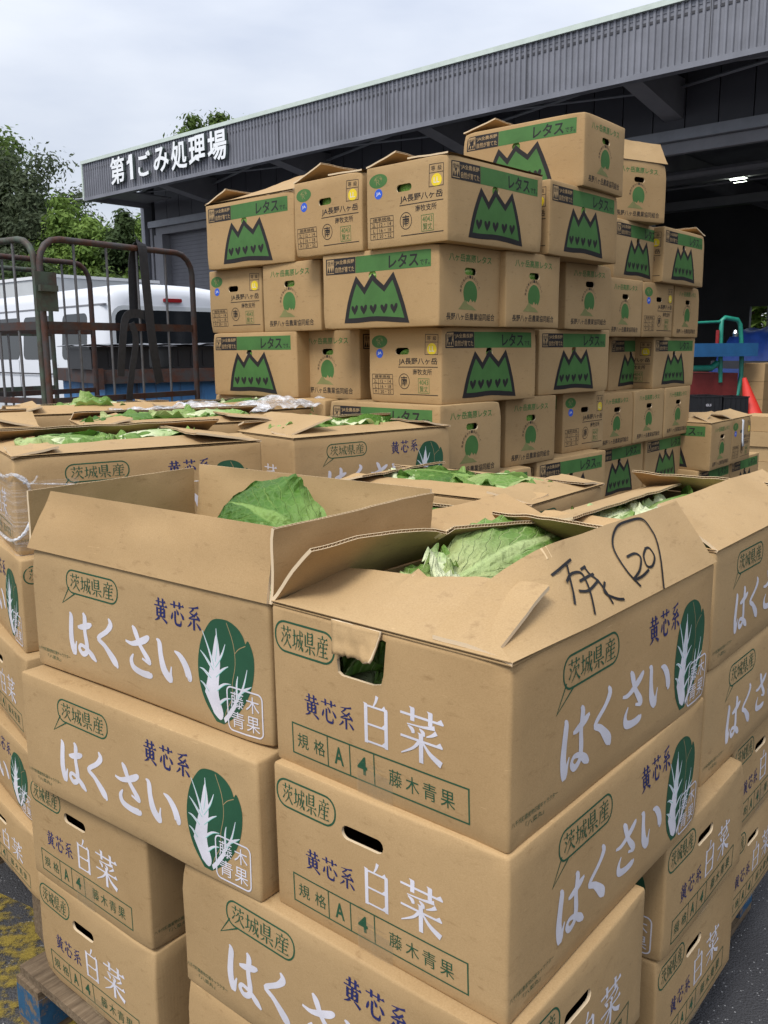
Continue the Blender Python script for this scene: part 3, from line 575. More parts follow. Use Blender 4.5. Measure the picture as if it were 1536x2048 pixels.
def flap(root, side, L, W, H, d, ang, **k):
    wd = L if side in 'FB' else W; o = link('flap', flap_mesh(wd, d, ang, **k), root)
    if side == 'F': o.location = (-L / 2, -W / 2, H); o.rotation_euler = (0, 0, 0)
    if side == 'B': o.location = (L / 2, W / 2, H); o.rotation_euler = (0, 0, pi)
    if side == 'R': o.location = (L / 2, -W / 2, H); o.rotation_euler = (0, 0, pi / 2)
    if side == 'L': o.location = (-L / 2, W / 2, H); o.rotation_euler = (0, 0, -pi / 2)
    return o
CART = {}
mb = MB(); n = 12
for k in range(n + 1):
    y = .002 + .062 * k / n; o_ = .0022 + .0006 * NZ.noise(V((k * .7, 1, 2))); e_ = .002 * NZ.noise(V((k * 1.9, 4, 2))) * (k == n)
    mb.add([(x, y + (.003 * NZ.noise(V((x * 90, 3, 3))) if k == n else 0), o_) for x in (.178, .195, .212, .229, .246)], [])
mb.f = [(k * 5 + j, k * 5 + j + 1, k * 5 + j + 6, k * 5 + j + 5) for k in range(n) for j in range(4)]; mb.m = [0] * len(mb.f); TAPE = mb.mesh('clear_tape', [TAPEM], 80)
def carton(key, fam, ty, x, y, yaw, ztop, label, prints='', ends=('Y', 'J'), open_=False, flaps=(), hs=1.0, group=None, body=None, tilt=None):
    L, W, H = (HL, HW, HH) if fam == 'h' else (TL_, TW, TH)
    th = R(yaw); a = V((-sin(th), cos(th))); b = V((cos(th), sin(th))); C = V((x, y))
    if ty == 'LW': c = C + a * L / 2 + b * W / 2; rz = th - pi / 2
    else: c = C + b * L / 2 + a * W / 2; rz = th
    root = thing('cabbage_carton' if fam == 'h' else 'lettuce_carton', label, 'carton', (c.x, c.y, ztop - H * hs), rz, group or ('chinese cabbage cartons' if fam == 'h' else 'stacked lettuce cartons'))
    root.scale = (1, 1, hs)
    if tilt: root.rotation_euler = (R(tilt[0]), R(tilt[1]), rz)
    var = (sum(map(ord, key)) * 7 + len(key)) % 3 if body is None else 0
    link('carton_body', body or ((BODY_HO if open_ else BODY_H) if fam == 'h' else BODY_T)[var], root)
    for q in prints:
        e = ends[0 if q == 'R' else 1]; loc, rot = face_tf(q, (L, W, H))
        me = PRV[('hS' if q == 'F' else 'hE') if fam == 'h' else ('tS' if q == 'F' else 't' + e), q][var]
        link('printed_lettering', me, root, loc, rot)
        if fam == 'h' and q != 'F' and ('Z1' in globals() or key in ('A1', 'B1')): link('clear_tape', TAPE, root, loc, rot)
    for f in flaps: flap(root, f[0], L, W, H, f[1], f[2], **({**dict(mat=CB if fam == 'h' else CBL, seed=sum(map(ord, key)) % 97 + ord(f[0])), **(f[3] if len(f) > 3 else {})}))
    CART[key] = root; return root

# ------------------------------------------------------------------ near pallet of chinese cabbage cartons
G1 = 'chinese cabbage cartons on the near pallet'
TORN_BODY = variants(carton_body(HL, HW, HH, TORN, [], True), DH, None)[0]
carton('A1', 'h', 'WL', .158, 1.037, 49.6, 1.160, 'open cabbage carton with a torn handhole and a handwritten circled 20 on its flap', 'FL', open_=True, hs=1.036, group=G1, body=TORN_BODY,
       flaps=[('F', .128, 54, dict(curl=-4, trim=(.004, .012), twist=(6, 165))), ('L', .150, 8, dict(curl=3, trim=(.012, .030), crease=(.47, -.05, .012), lift=.040)), ('B', .128, 50, dict(curl=-5, crease=(.55, 0, -.012), twist=(20, 36))), ('R', .13, 24, dict(curl=8, trim=(.075, .03)))])
carton('A2', 'h', 'LW', -.183, 1.337, 52.3, 1.156, 'open cabbage carton with all four flaps standing up around one big leaf', 'F', open_=True, group=G1,
       flaps=[('F', .122, 78, dict(curl=-3, trim=(.055, .006))), ('R', .122, 92, dict(curl=4)), ('B', .125, 98, dict(curl=-3)), ('L', .118, 84, dict(curl=6))])
carton('A3', 'h', 'WL', .650, 1.670, 50.2, 1.153, 'open cabbage carton with a creased flap, behind the carton marked 20', 'F', open_=True, group=G1,
       flaps=[('F', .15, 30, dict(curl=3, crease=(.24, -.35, .022))), ('L', .10, 8, dict(curl=5, trim=(.004, .05))), ('B', .13, 14, dict(curl=-2)), ('R', .13, 24, dict(curl=6))])
carton('A4', 'h', 'LW', .105, 1.690, 50, 1.152, 'half open cabbage carton in the middle of the near pallet, between upright flaps', '', open_=True, group=G1,
       flaps=[('F', .128, 14), ('R', .13, 24, dict(curl=-6)), ('B', .128, 12), ('L', .13, 10)])
carton('A5', 'h', 'LW', .378, 2.205, 51.8, 1.152, 'half open cabbage carton at the far end of the near pallet below the lettuce stack', 'R', open_=True, group=G1,
       flaps=[('F', .128, 5, dict(trim=(.004, .02))), ('R', .14, 8), ('B', .128, 8), ('L', .13, 12)])
Z1 = [.904, .655, .406]
carton('B1', 'h', 'WL', .158, 1.025, 50.3, Z1[0], 'closed cabbage carton directly under the carton marked 20', 'FL', group=G1)
carton('B2', 'h', 'LW', -.207, 1.300, 52.5, Z1[0], 'closed cabbage carton under the one with four standing flaps', 'F', group=G1)
carton('B3', 'h', 'WL', .648, 1.673, 50.2, Z1[0], 'closed cabbage carton under the creased flap carton, beside the asphalt', 'F', group=G1)
carton('C4', 'h', 'WL', -.455, 1.511, 49.8, Z1[1], 'cabbage carton with oval handhole, upper of two above the blue pallet block', 'FL', group=G1)
carton('C5', 'h', 'LW', .155, .998, 50, Z1[1], 'cabbage carton at the near corner, third row down', 'FR', group=G1)
carton('C6', 'h', 'LW', .513, 1.463, 50, Z1[1], 'cabbage carton end with handhole, third row, middle of the asphalt side', 'FR', group=G1)
carton('C7', 'h', 'LW', .797, 1.866, 50, Z1[1], 'cabbage carton end with handhole, third row, far end of the asphalt side', 'FR', group=G1)
carton('D4', 'h', 'WL', -.452, 1.508, 49.8, Z1[2], 'cabbage carton with a ragged handhole standing on the pallet above the blue block', 'FL', group=G1)
carton('D5', 'h', 'LW', .155, 1.004, 50.3, Z1[2], 'bottom cabbage carton at the near corner of the pallet', 'FR', group=G1)
carton('D6', 'h', 'LW', .507, 1.464, 50, Z1[2], 'bottom cabbage carton in the middle of the asphalt side', 'FR', group=G1)
carton('D7', 'h', 'LW', .792, 1.868, 50, Z1[2], 'bottom cabbage carton at the far end of the asphalt side', 'FR', group=G1)
HID = 'closed cabbage carton inside the near pallet, hidden behind the outer cartons'
for k, (x, y, ya, z) in enumerate([(.105, 1.69, 50, Z1[0]), (.378, 2.205, 51.8, Z1[0]), (.03, 2.0, 50, Z1[1]), (.03, 2.0, 50, Z1[2]), (.36, 2.41, 50, Z1[1]), (.36, 2.41, 50, Z1[2])]):
    carton('hid%d' % k, 'h', 'LW', x, y, ya, z, HID, '', group='hidden inner cabbage cartons')
# torn tab over the hand hole, and the handwriting on the long flap
def torn_tab():
    mb = MB(); n = 16; mth = 8; pts = []
    for i in range(n + 1):
        u = i / n; rag = .010 * NZ.noise(V((u * 4.5, 2, 1))) + .004 * NZ.noise(V((u * 17, 5, 1)))
        for j in range(mth + 1):
            t = j / mth; ln = .046 - .012 * (1 - u) ** 2 * 0 + rag
            out = .004 + .010 * t + .016 * t * t * max(0, u - .55) / .45 + .003 * NZ.noise(V((u * 5, t * 4, 8)))
            pts.append((-out, .306 - u * .094 - .010 * t * (1 - u), .252 - ln * t + (.006 * t * u)))
    mb.add(pts, [(i * (mth + 1) + j, (i + 1) * (mth + 1) + j, (i + 1) * (mth + 1) + j + 1, i * (mth + 1) + j + 1) for i in range(n) for j in range(mth)])
    o = mb.build('torn_tab', [CB, CUT], CART['A1'], (-HL / 2, -HW / 2, 0), smooth=40); q = o.modifiers.new('thickness', 'SOLIDIFY'); q.thickness = .0045; q.offset = 0; q.material_offset_rim = 1
torn_tab()
def handwriting():
    p = Print()
    ls = [[(184, 86), (216, 92), (246, 97)], [(228, 92), (210, 65), (191, 36)], [(201, 69), (222, 77), (245, 76), (252, 68), (243, 44), (222, 12)], [(217, 51), (242, 46), (282, 54)], [(255, 78), (272, 80)], [(268, 81), (270, 67), (280, 51), (282, 14)], [(234, 63), (264, 65), (280, 65)], [(294, 48), (277, 34), (298, 19), (318, 13)], [(384, 19), (370, 46), (372, 82), (390, 104), (425, 120), (468, 122), (514, 118), (524, 98), (514, 69), (448, 0)], [(395, 69), (425, 69), (433, 59), (406, 42), (375, 33), (403, 32), (435, 37)], [(467, 70), (445, 60), (436, 44), (452, 40), (477, 52), (479, 68), (464, 70)]]
    for i, l in enumerate(ls): p.line(l, 4.2, MARK, sm=5, dz=i * .02)
    me = p.mesh('handwriting'); me.transform(M.Scale(1.0, 4))
    return me
hw = handwriting()
fo = [c for c in CART['A1'].children if c.name.startswith('flap')][0]
# drape the strokes over the flap surface: same hinge angle and curl as the flap itself
for v in hw.vertices:
    s, t, off = v.co.x, v.co.y / .128, .0058 + v.co.z + .0012
    ag = min(54, 6 + 165 * (s - .004) / (HL - .016)); a = R(ag - 4 * t); am = R(ag - 2 * t); wob = .006 * t * NZ.noise(V(((s - .004) / (HL - .016) * 3 + random.Random(sum(map(ord, 'A1')) % 97 + ord('F')).uniform(0, 9), t * 2, sum(map(ord, 'A1')) % 97 + ord('F'))))
    v.co = V((s, .128 * t * cos(am), .128 * t * sin(am))) + V((0, -sin(a), cos(a))) * (off + wob)
link('handwriting', hw, fo)

# ------------------------------------------------------------------ second pallet of cabbage cartons, behind, in stretch film
G2 = 'chinese cabbage cartons on the film wrapped pallets'
EH = [.254, .250, .240, .205, .190]; zt = 1.285
ex, ey, eyaw = -.945, 2.215, 32
carton('E1', 'h', 'WL', ex, ey, eyaw, zt, 'half open cabbage carton tied in stretch film, top of the wrapped pallet', 'FL', open_=True, hs=EH[0] / HH, group=G2,
       flaps=[('F', .13, 6, dict(trim=(.004, .01))), ('L', .12, 8), ('B', .13, 18, dict(curl=4)), ('R', .2, 9, dict(trim=(.004, .03)))])
zt -= EH[0]
for k, ty in ((1, 'LW'), (2, 'WL'), (3, 'LW'), (4, 'WL')):
    carton('E%d' % (k + 1), 'h', ty, ex + .012 * k, ey - .042 * k, eyaw + 2.5 * k, zt, 'closed cabbage carton %s the top carton of the film wrapped pallet' % {1: 'directly under', 2: 'two below', 3: 'three below', 4: 'at pallet level, four below'}[k], 'FL' if ty == 'WL' else 'FR', hs=EH[k] / HH, group=G2); zt -= EH[k]
carton('K1', 'h', 'WL', -1.76, 2.62, 28, 1.30, 'half open cabbage carton in front of the roll cage, farthest toward the van', 'F', open_=True, group=G2, flaps=[('F', .15, 14, dict(curl=4)), ('B', .13, 20), ('L', .13, 10), ('R', .13, 12)])
carton('K2', 'h', 'WL', -.96, 2.85, 27, 1.30, 'half open cabbage carton with a heap of ruffled leaves, behind the film wrapped one', 'F', open_=True, group=G2, flaps=[('F', .10, 8), ('B', .13, 16), ('L', .15, 10), ('R', .22, 7)])
carton('K3', 'h', 'WL', -1.42, 3.33, 27, 1.31, 'cabbage carton under a bare leaf just before the cage bars', '', open_=True, group=G2, flaps=[('F', .13, 12), ('B', .13, 10), ('L', .13, 14), ('R', .13, 10)])
carton('F1', 'h', 'WL', -.288, 2.80, 39, 1.268, 'half open cabbage carton covering the foot of the lettuce stack, pen scribble on its flap', 'FL', open_=True, group=G2, flaps=[('F', .15, 5, dict(trim=(.01, .05))), ('L', .2, 16, dict(trim=(.004, .05))), ('B', .13, 15), ('R', .13, 10)])
carton('M1', 'h', 'LW', -.545, 3.62, 44, 1.30, 'cabbage carton under crumpled film next to the lettuce stack', 'FR', open_=True, group=G2, flaps=[('F', .13, 6), ('B', .13, 12), ('L', .13, 10), ('R', .2, 8)])
for k, (x, y, ya, z) in enumerate([(-1.76, 2.62, 28, 1.05), (-.96, 2.85, 27, 1.05), (-1.42, 3.33, 27, 1.05), (-.288, 2.80, 39, 1.018), (-.545, 3.62, 44, 1.05)]):
    for q in range(4 if k != 3 else 4):
        carton('hidb%d%d' % (k, q), 'h', 'LW' if k == 4 else 'WL', x, y, ya, z - q * .232 , 'closed cabbage carton low in the wrapped pallets, hidden behind the near pallet', '', hs=.93, group='hidden lower cabbage cartons')

# ------------------------------------------------------------------ lettuce stacks
Z2 = [2.217 - k * .292 for k in range(8)]
TOP = [('F', .19, 9, dict(flutes=False, trim=(.004, .03)))]
S = 'tall lettuce stack'
def lt(key, ty, x, y, yaw, z, label, prints, ends=('Y', 'J'), flaps=(), **k): return carton(key, 't', ty, x, y, yaw, z, label, prints, ends, False, flaps, **k)
lt('t1', 'LW', .843, 3.846, 50.6, Z2[0] + .292, 'lettuce carton standing alone on top of the tall stack', 'FR', flaps=[('L', .17, 13)])
lt('a1', 'LW', -.373, 3.895, 48.5, Z2[0], 'lettuce carton with a gaping lid at the sign end of the top row', 'F', flaps=[('F', .17, 12, dict(curl=6, lift=.05)), ('L', .16, 20), ('B', .19, 14)])
lt('a2', 'WL', -.073, 3.497, 46.8, Z2[0], 'lettuce carton with a size table, second from the sign end of the top row', 'L', flaps=[('B', .17, 19), ('F', .19, 2)])
lt('a3', 'WL', .232, 3.207, 47.4, Z2[0], 'lettuce carton with size table and mountain at the front corner of the top row', 'FL', flaps=[('B', .15, 15), ('F', .19, 2)])
lt('a4', 'WL', .678, 3.693, 49.2, Z2[0], 'lettuce carton with mountain drawing just below the lone top carton', 'FL')
lt('b1', 'WL', -.546, 4.103, 47.7, Z2[1], 'lettuce carton with a size table at the cage end of the second row', 'L')
lt('b2', 'WL', -.258, 3.790, 45.4, Z2[1], 'lettuce carton with green oval mark, second from the cage end of the second row', 'L', ends=('J', 'Y'))
lt('b3', 'LW', .205, 3.259, 47.6, Z2[1], 'lettuce carton with green mountain at the front corner of the second row', 'FR')
lt('b4', 'LW', .483, 3.520, 46.9, Z2[1], 'lettuce carton with green oval mark just past the front corner of the second row', 'FR')
lt('b5', 'LW', .819, 4.017, 45.2, Z2[1], 'lettuce carton with green oval mark at the hall end of the second row', 'FR')
lt('c1', 'LW', -.376, 3.911, 47.4, Z2[2], 'lettuce carton with green mountain at the cage end of the third row', 'F')
lt('c2', 'WL', -.096, 3.736, 44.9, Z2[2], 'lettuce carton with green oval mark in the middle of the third row', 'LF', ends=('J', 'Y'))
lt('c3', 'WL', .222, 3.339, 45.1, Z2[2], 'lettuce carton with size table and mountain at the front corner of the third row', 'FL')
lt('c4', 'WL', .694, 3.942, 46.2, Z2[2], 'lettuce carton with green mountain at the hall end of the third row', 'FL')
lt('d1', 'WL', -.546, 4.103, 47.4, Z2[3], 'lettuce carton half buried by crumpled film at the cage end of the fourth row', 'L', ends=('J', 'Y'))
lt('d2', 'WL', -.250, 3.785, 46, Z2[3], 'lettuce carton with green title showing just above the cabbage leaves', 'L', ends=('J', 'Y'))
lt('d3', 'LW', .214, 3.293, 46.8, Z2[3], 'lettuce carton with green banner at the front corner of the fourth row', 'FR')
lt('d4', 'LW', .518, 3.710, 47, Z2[3], 'lettuce carton with green oval mark just past the front corner of the fourth row', 'FR')
lt('d5', 'LW', .859, 4.197, 46.9, Z2[3], 'lettuce carton with size table at the hall end of the fourth row', 'FR', ends=('J', 'Y'))
lt('e1', 'WL', .225, 3.31, 46.5, Z2[4], 'lettuce carton at the front corner of the fifth row, behind cabbage leaves', 'FL')
lt('e2', 'WL', .69, 3.90, 46.5, Z2[4], 'lettuce carton with green banner at the hall end of the fifth row', 'FL')
HT = 'lettuce carton low in the tall stacks, hidden behind the cabbage pallets'
for z, lay in ((4, [('LW', -.376, 3.911), ('WL', -.096, 3.60)]), (5, [('WL', -.546, 4.103), ('WL', -.255, 3.79), ('LW', .21, 3.28), ('LW', .50, 3.60), ('LW', .82, 4.02)]), (6, [('LW', -.376, 3.911), ('WL', -.096, 3.60), ('WL', .225, 3.30), ('WL', .69, 3.90)])):
    for i, (ty, x, y) in enumerate(lay): lt('h%d%d' % (z, i), ty, x, y, 46.8, Z2[z], HT, '', group='hidden lower lettuce cartons')
Z3 = [2.19 - k * .292 for k in range(8)]
lt('t2', 'LW', 1.154, 4.623, 30, Z3[0] + .292, 'battered lettuce carton with a lid flap sticking up, on top of the far stack', 'FR', flaps=[('R', .12, 62)])
lt('ma1', 'WL', 1.170, 4.570, 51, Z3[0], 'lettuce carton under the battered carton, top row of the far stack', 'FL')
lt('ma2', 'WL', 1.525, 4.914, 50.4, Z3[0], 'lettuce carton at the hall end of the far stack, top row', 'FL', flaps=[('R', .14, 14)])
lt('mb1', 'LW', 1.135, 4.52, 48.8, Z3[1], 'lettuce carton beside the tall stack, second row of the far stack, green oval mark', 'FR')
lt('mb2', 'LW', 1.405, 4.846, 48.6, Z3[1], 'lettuce carton with size table in the middle of the far stack, second row', 'FR', ends=('J', 'Y'))
lt('mb3', 'LW', 1.693, 5.204, 50.7, Z3[1], 'lettuce carton with green oval mark at the hall end of the far stack, second row', 'FR')
lt('mc1', 'WL', 1.243, 4.870, 52, Z3[2], 'lettuce carton with mountain beside the tall stack, third row of the far stack', 'FL')
lt('mc2', 'WL', 1.542, 5.060, 49.7, Z3[2], 'lettuce carton with mountain at the hall end of the far stack, third row', 'FL')
lt('md1', 'LW', 1.12, 4.55, 49, Z3[3], 'lettuce carton beside the tall stack, fourth row of the far stack, green oval mark', 'FR')
lt('md2', 'LW', 1.39, 4.87, 49, Z3[3], 'lettuce carton with green oval mark in the middle of the far stack, fourth row', 'FR')
lt('md3', 'LW', 1.66, 5.19, 50, Z3[3], 'lettuce carton with green oval mark at the hall end of the far stack, fourth row', 'FR')
lt('me1', 'WL', 1.13, 4.63, 50, Z3[4], 'lettuce carton with mountain beside the tall stack, fifth row of the far stack', 'FL')
lt('me2', 'WL', 1.53, 5.09, 50, Z3[4], 'lettuce carton with mountain at the hall end of the far stack, fifth row', 'FL')
for z, lay in ((5, [('LW', 1.12, 4.55), ('LW', 1.39, 4.87), ('LW', 1.66, 5.19)]), (6, [('WL', 1.13, 4.63), ('WL', 1.53, 5.09)])):
    for i, (ty, x, y) in enumerate(lay):
        if z == 5 and i == 2: lt('mf', ty, x, y, 50, Z3[z], 'lettuce carton with size table at the hall end of the far stack, sixth row', 'FR', ends=('J', 'Y'))
        else: lt('hm%d%d' % (z, i), ty, x, y, 50, Z3[z], HT, '', group='hidden lower lettuce cartons')
lt('n1', 'LW', 2.01, 5.367, 50.5, 1.085, 'open lidded lettuce carton on the low stack before the dark hall', 'FR', flaps=[('F', .15, 20, dict(trim=(.004, .05))), ('R', .15, 18, dict(trim=(.05, .004))), ('B', .19, 12)])
lt('n2', 'LW', 2.262, 5.680, 50.7, 1.085, 'lettuce carton with a white strip hanging over its edge on the low stack', 'FR', ends=('J', 'Y'), flaps=[('R', .15, 14), ('L', .15, 24)])
lt('nb1', 'WL', 1.95, 5.39, 50.5, .793, 'lettuce carton under the open lidded one on the low stack', 'FL', ends=('J', 'Y'))
lt('nb2', 'WL', 2.345, 5.87, 50.5, .793, 'lettuce carton with an open dark lid at the hall end of the low stack', 'FL', flaps=[('B', .16, 30)])
for i, (ty, x, y, z) in enumerate([('LW', 1.98, 5.38, .501), ('LW', 2.25, 5.70, .501), ('WL', 1.95, 5.39, .209), ('WL', 2.345, 5.87, .209)]): lt('hn%d' % i, ty, x, y, 50.5, z + .016, HT, '', group='hidden lower lettuce cartons')
mb = MB(); mb.add([(x, y, z) for x in (-.018, .018) for y, z in ((.0, .012), (-.045, .006), (-.062, -.02), (-.063, -.08), (-.066, -.15), (-.07, -.19))], [(j, j + 1, j + 7, j + 6) for j in range(5)])
o = mb.build('plastic_strip', [WHITEP], None, (0, 0, 0), smooth=60); o.matrix_world = CART['n2'].matrix_basis @ M.Translation((TL_ / 2 - .055, .0, TH)) @ M.Rotation(R(90), 4, 'Z'); tag(o, 'white plastic strip hanging over the edge of a lettuce carton', 'plastic strip')
o.modifiers.new('t', 'SOLIDIFY').thickness = .002

# ------------------------------------------------------------------ cabbages and lettuces
def wrap_leaf(seed, phi0, span, rad, ln, layer, ruf, flare, mat, post=None, nu=22, nv=20):
    rnd = random.Random(seed); mb = MB(); mb.uv = []
    ph = rnd.uniform(0, 20); pts = []
    for i in range(nu + 1):
        for j in range(nv + 1):
            u = i / nu * 2 - 1; v = j / nv
            wv = (.45 + .55 * sin(pi * min(1, .12 + .78 * v))) * (1 if v < .75 else math.sqrt(max(.02, 1 - ((v - .75) / .26) ** 2))); edge = abs(u) ** 3
            s = (v - .5) * ln * (1 - .10 * edge * v); rr = rad * math.sqrt(max(.02, 1 - (2 * s / (ln * 1.06)) ** 2 * .92)) + layer * .006
            r1 = NZ.noise(V((u * 2.2 + ph, v * 5, seed))); r2 = NZ.noise(V((u * 6 + ph, v * 13, seed + 3))); r3 = NZ.noise(V((u * 13 + ph, v * 26, seed + 9)))
            rr += (.25 + v) * edge * ruf * (r1 * 1.4 + .3) + ruf * (.26 * r2 + .12 * r3) * (.3 + edge) * (.35 + v) + flare * max(0, v - .62) ** 1.5 * (1 + r1)
            a = phi0 + u * span * wv
            pts.append(V((rr * sin(a), s, rr * cos(a)))); mb.uv.append(((u * wv + 1) / 2, v))
    if post: pts = [post(p) for p in pts]
    mb.add(pts, [(i * (nv + 1) + j, (i + 1) * (nv + 1) + j, (i + 1) * (nv + 1) + j + 1, i * (nv + 1) + j + 1) for i in range(nu) for j in range(nv)])
    return mb.mesh('leaf', [mat], 179)
def sheet_leaf(ln, wd, bend, cup, ruf, seed, mat, nu=26, nv=34, tipw=.9, crump=.0, post=None):
    mb = MB(); mb.uv = []; pts = []
    for i in range(nu + 1):
        for j in range(nv + 1):
            u = i / nu * 2 - 1; v = j / nv; wv = wd / 2 * (.22 + .78 * sin(pi * min(1, .06 + .80 * v ** .8))) * (1 if v < .8 else math.sqrt(max(.02, 1 - ((v - .8) / .2) ** 2 * tipw)))
            x = u * wv; a = bend * v; y = ln * (sin(a) / bend) if bend else ln * v; z = -ln * (1 - cos(a)) / bend if bend else 0
            e = abs(u) ** 2.2; r1 = NZ.noise(V((u * 2 + seed, v * 6, 1.5))); r2 = NZ.noise(V((u * 7 + seed, v * 12, 4.5)))
            z += -cup * u * u * wv * 2 + ruf * e * r1 * 1.6 + ruf * .38 * r2 + .012 * math.exp(-(u / .10) ** 2) * (1 - v)
            z += ruf * .42 * e * sin(v * 46 + 5 * NZ.noise(V((v * 4, u * 3 + seed, 2)))) * (.4 + v)
            q = (v - abs(u) * .55) * 7.0; z += .0045 * abs(sin(pi * q)) * min(1, abs(u) * 5)
            if crump: z += crump * (NZ.noise(V((x * 22 + seed, y * 22, 7))) + .55 * abs(NZ.noise(V((x * 48, y * 48 + seed, 3)))) ); x += crump * .7 * NZ.noise(V((x * 25, y * 25, seed + 2)))
            pts.append(V((x, y, z))); mb.uv.append(((u + 1) / 2, v))
    if post: pts = [post(p) for p in pts]
    mb.add(pts, [(i * (nv + 1) + j, (i + 1) * (nv + 1) + j, (i + 1) * (nv + 1) + j + 1, i * (nv + 1) + j + 1) for i in range(nu) for j in range(nv)])
    return mb.mesh('cabbage_leaf', [mat], 179)
def inside(Tl, gap, top, top_h=.075):
    """keeps a leaf within its carton: side walls, floor, and the slot between half closed flaps"""
    Ti = Tl.inverted()
    def f(p):
        q = Tl @ p; q.x = max(-HL / 2 + .014, min(HL / 2 - .014, q.x)); q.y = max(-HW / 2 + .014, min(HW / 2 - .014, q.y)); q.z = max(.012, q.z)
        if q.z > top: q.z = top + top_h * math.tanh((q.z - top) / top_h)
        if gap and abs(q.y) > gap: q.z = min(q.z, HH - .004 - .25 * (abs(q.y) - gap))
        return Ti @ q
    return f
def cabbage(label, root, lx, ly, lz, rz, seed, ln=.34, rad=.085, ruf=.035, flare=.08, mats=(LEAF, LEAF, LEAFP), tilt=0, n=6, gap=None, tops=2):
    t = thing('chinese_cabbage', label, 'cabbage', group='chinese cabbages in open cartons')
    Tl = M.Translation((lx, ly, lz)) @ M.Rotation(R(rz), 4, 'Z') @ M.Rotation(R(tilt), 4, 'X'); t.matrix_world = root.matrix_basis @ Tl
    rnd = random.Random(seed); post = inside(Tl, gap, HH - .01 if gap else HH - .02)
    for k in range(n):
        link('leaf', wrap_leaf(seed * 17 + k, R((k * 137.5 + seed * 40) % 230 - 115), rnd.uniform(.75, 1.05), rad, ln * rnd.uniform(.85, 1.02), k / n * 3, ruf * (.35 + .65 * k / n), flare * k / n, mats[(k + seed) % len(mats)], post), t)
    for k in range(tops):
        Tt = M.Translation((rnd.uniform(-.02, .02), (-ln * .42 + k * .05) * (1 if k % 2 == 0 else -1), rad * .82)) @ M.Rotation(R(rnd.uniform(-22, 22) + 180 * (k % 2)), 4, 'Z') @ M.Rotation(R(rnd.uniform(0, 9)), 4, 'X')
        o = link('leaf', sheet_leaf(ln * rnd.uniform(.8, 1.0), .19, .45, .05, .03, seed * 1.3 + k, mats[(k + seed) % len(mats)], crump=.022, post=lambda p, A=Tt, B=Tt.inverted(): B @ post(A @ p)), t); o.matrix_local = Tt
    mb = MB(); mb.lathe([(max(.002, rad * .90 * math.sqrt(max(0, 1 - q * q))), q * ln * .46) for q in [-1 + .2 * i for i in range(11)]], seg=14, rot=M.Rotation(R(-90), 3, 'X')); mb.v = [tuple(post(V(p))) for p in mb.v]; mb.uv = [(.5 + .3 * sin(i), .4) for i in range(len(mb.v))]
    mb.build('heart', [mats[-1]], t, smooth=179); return t
def loose(label, root, pos, rx, ry, rz, me):
    o = link('cabbage_leaf', me); o.matrix_world = root.matrix_basis @ M.Translation(pos) @ M.Rotation(R(rz), 4, 'Z') @ M.Rotation(R(ry), 4, 'Y') @ M.Rotation(R(rx), 4, 'X'); return tag(o, label, 'cabbage leaf', 'loose cabbage leaves')
def laid(label, base, along, normal, me):
    y = V(along).normalized(); n = V(normal); n = (n - y * n.dot(y)).normalized(); x = y.cross(n); m = M((x, y, n)).transposed().to_4x4()
    o = link('cabbage_leaf', me); o.matrix_world = M.Translation(base) @ m; return tag(o, label, 'cabbage leaf', 'loose cabbage leaves')
A1, A2, A3 = CART['A1'], CART['A2'], CART['A3']
for k, (lx, ly, rz) in enumerate([(-.16, -.10, 84), (-.16, .10, 95), (.05, -.1, -84), (.18, .1, 88)]): cabbage(['pale cabbage under the long ribbed leaf, nearest the torn handhole', 'cabbage deep in the carton marked 20 along its shaded flap', 'cabbage under the tip of the long ribbed leaf', 'cabbage at the shaded far end of the carton marked 20'][k], A1, lx, ly, .105, rz, 3 + k, tops=1)
laid('long pale ribbed leaf lying across the open carton marked 20', (.120, 1.395, 1.175), (.61, .78, .13), (.16, -.62, .76), sheet_leaf(.56, .20, .42, .10, .013, 2.3, LEAF, crump=.003))
laid('crumpled leaf beside the rib at the near end of the carton marked 20', (.05, 1.33, 1.165), (-.20, .75, .18), (-.2, -.6, .8), sheet_leaf(.26, .2, .9, .1, .035, 5.1, LEAF, crump=.010))
laid('small ruffled leaf edge peeping over the end flap of the carton marked 20', (.10, 1.30, 1.175), (.35, .8, .10), (.2, -.5, .8), sheet_leaf(.26, .16, .8, -.1, .03, 8.2, LEAFP, crump=.010))
for k, (lx, ly, rz) in enumerate([(-.2, 0, 5), (.03, .0, -8), (.22, -.02, 4)]): cabbage(['cabbage low in the carton with four standing flaps, van side', 'cabbage low in the middle of the carton with four standing flaps', 'cabbage under the big glossy leaf'][k], A2, lx, ly, .115 if k == 0 else .135, rz, 13 + k)
laid('big glossy leaf standing up in the open carton with four standing flaps', (-.135, 1.70, 1.165), (-.70, .12, .55), (.05, -.80, .60), sheet_leaf(.27, .225, 1.15, .16, .022, 3.7, LEAFD, crump=.006))
laid('pale leaf edge below the big glossy leaf', (-.12, 1.62, 1.14), (-.8, .1, .32), (0, -.6, .8), sheet_leaf(.26, .16, .6, .2, .03, 9.7, LEAF, crump=.01))
for k, (lx, ly, rz) in enumerate([(-.12, -.02, -86), (-.10, .12, -80), (.14, .05, -88)]): cabbage(['pale ribbed cabbage lying in the creased flap carton', 'ruffled cabbage against the folded flap of the creased flap carton', 'cabbage at the far end of the creased flap carton'][k], A3, lx, ly, .165, rz, 23 + k, ln=.38, mats=(LEAF, LEAFP, LEAFP))
laid('pale leaf with fanned white ribs in the creased flap carton', (.97, 2.26, 1.145), (-.84, -.42, .02), (-.05, -.42, .9), sheet_leaf(.46, .24, .35, .18, .03, 17.7, LEAFP, crump=.008))
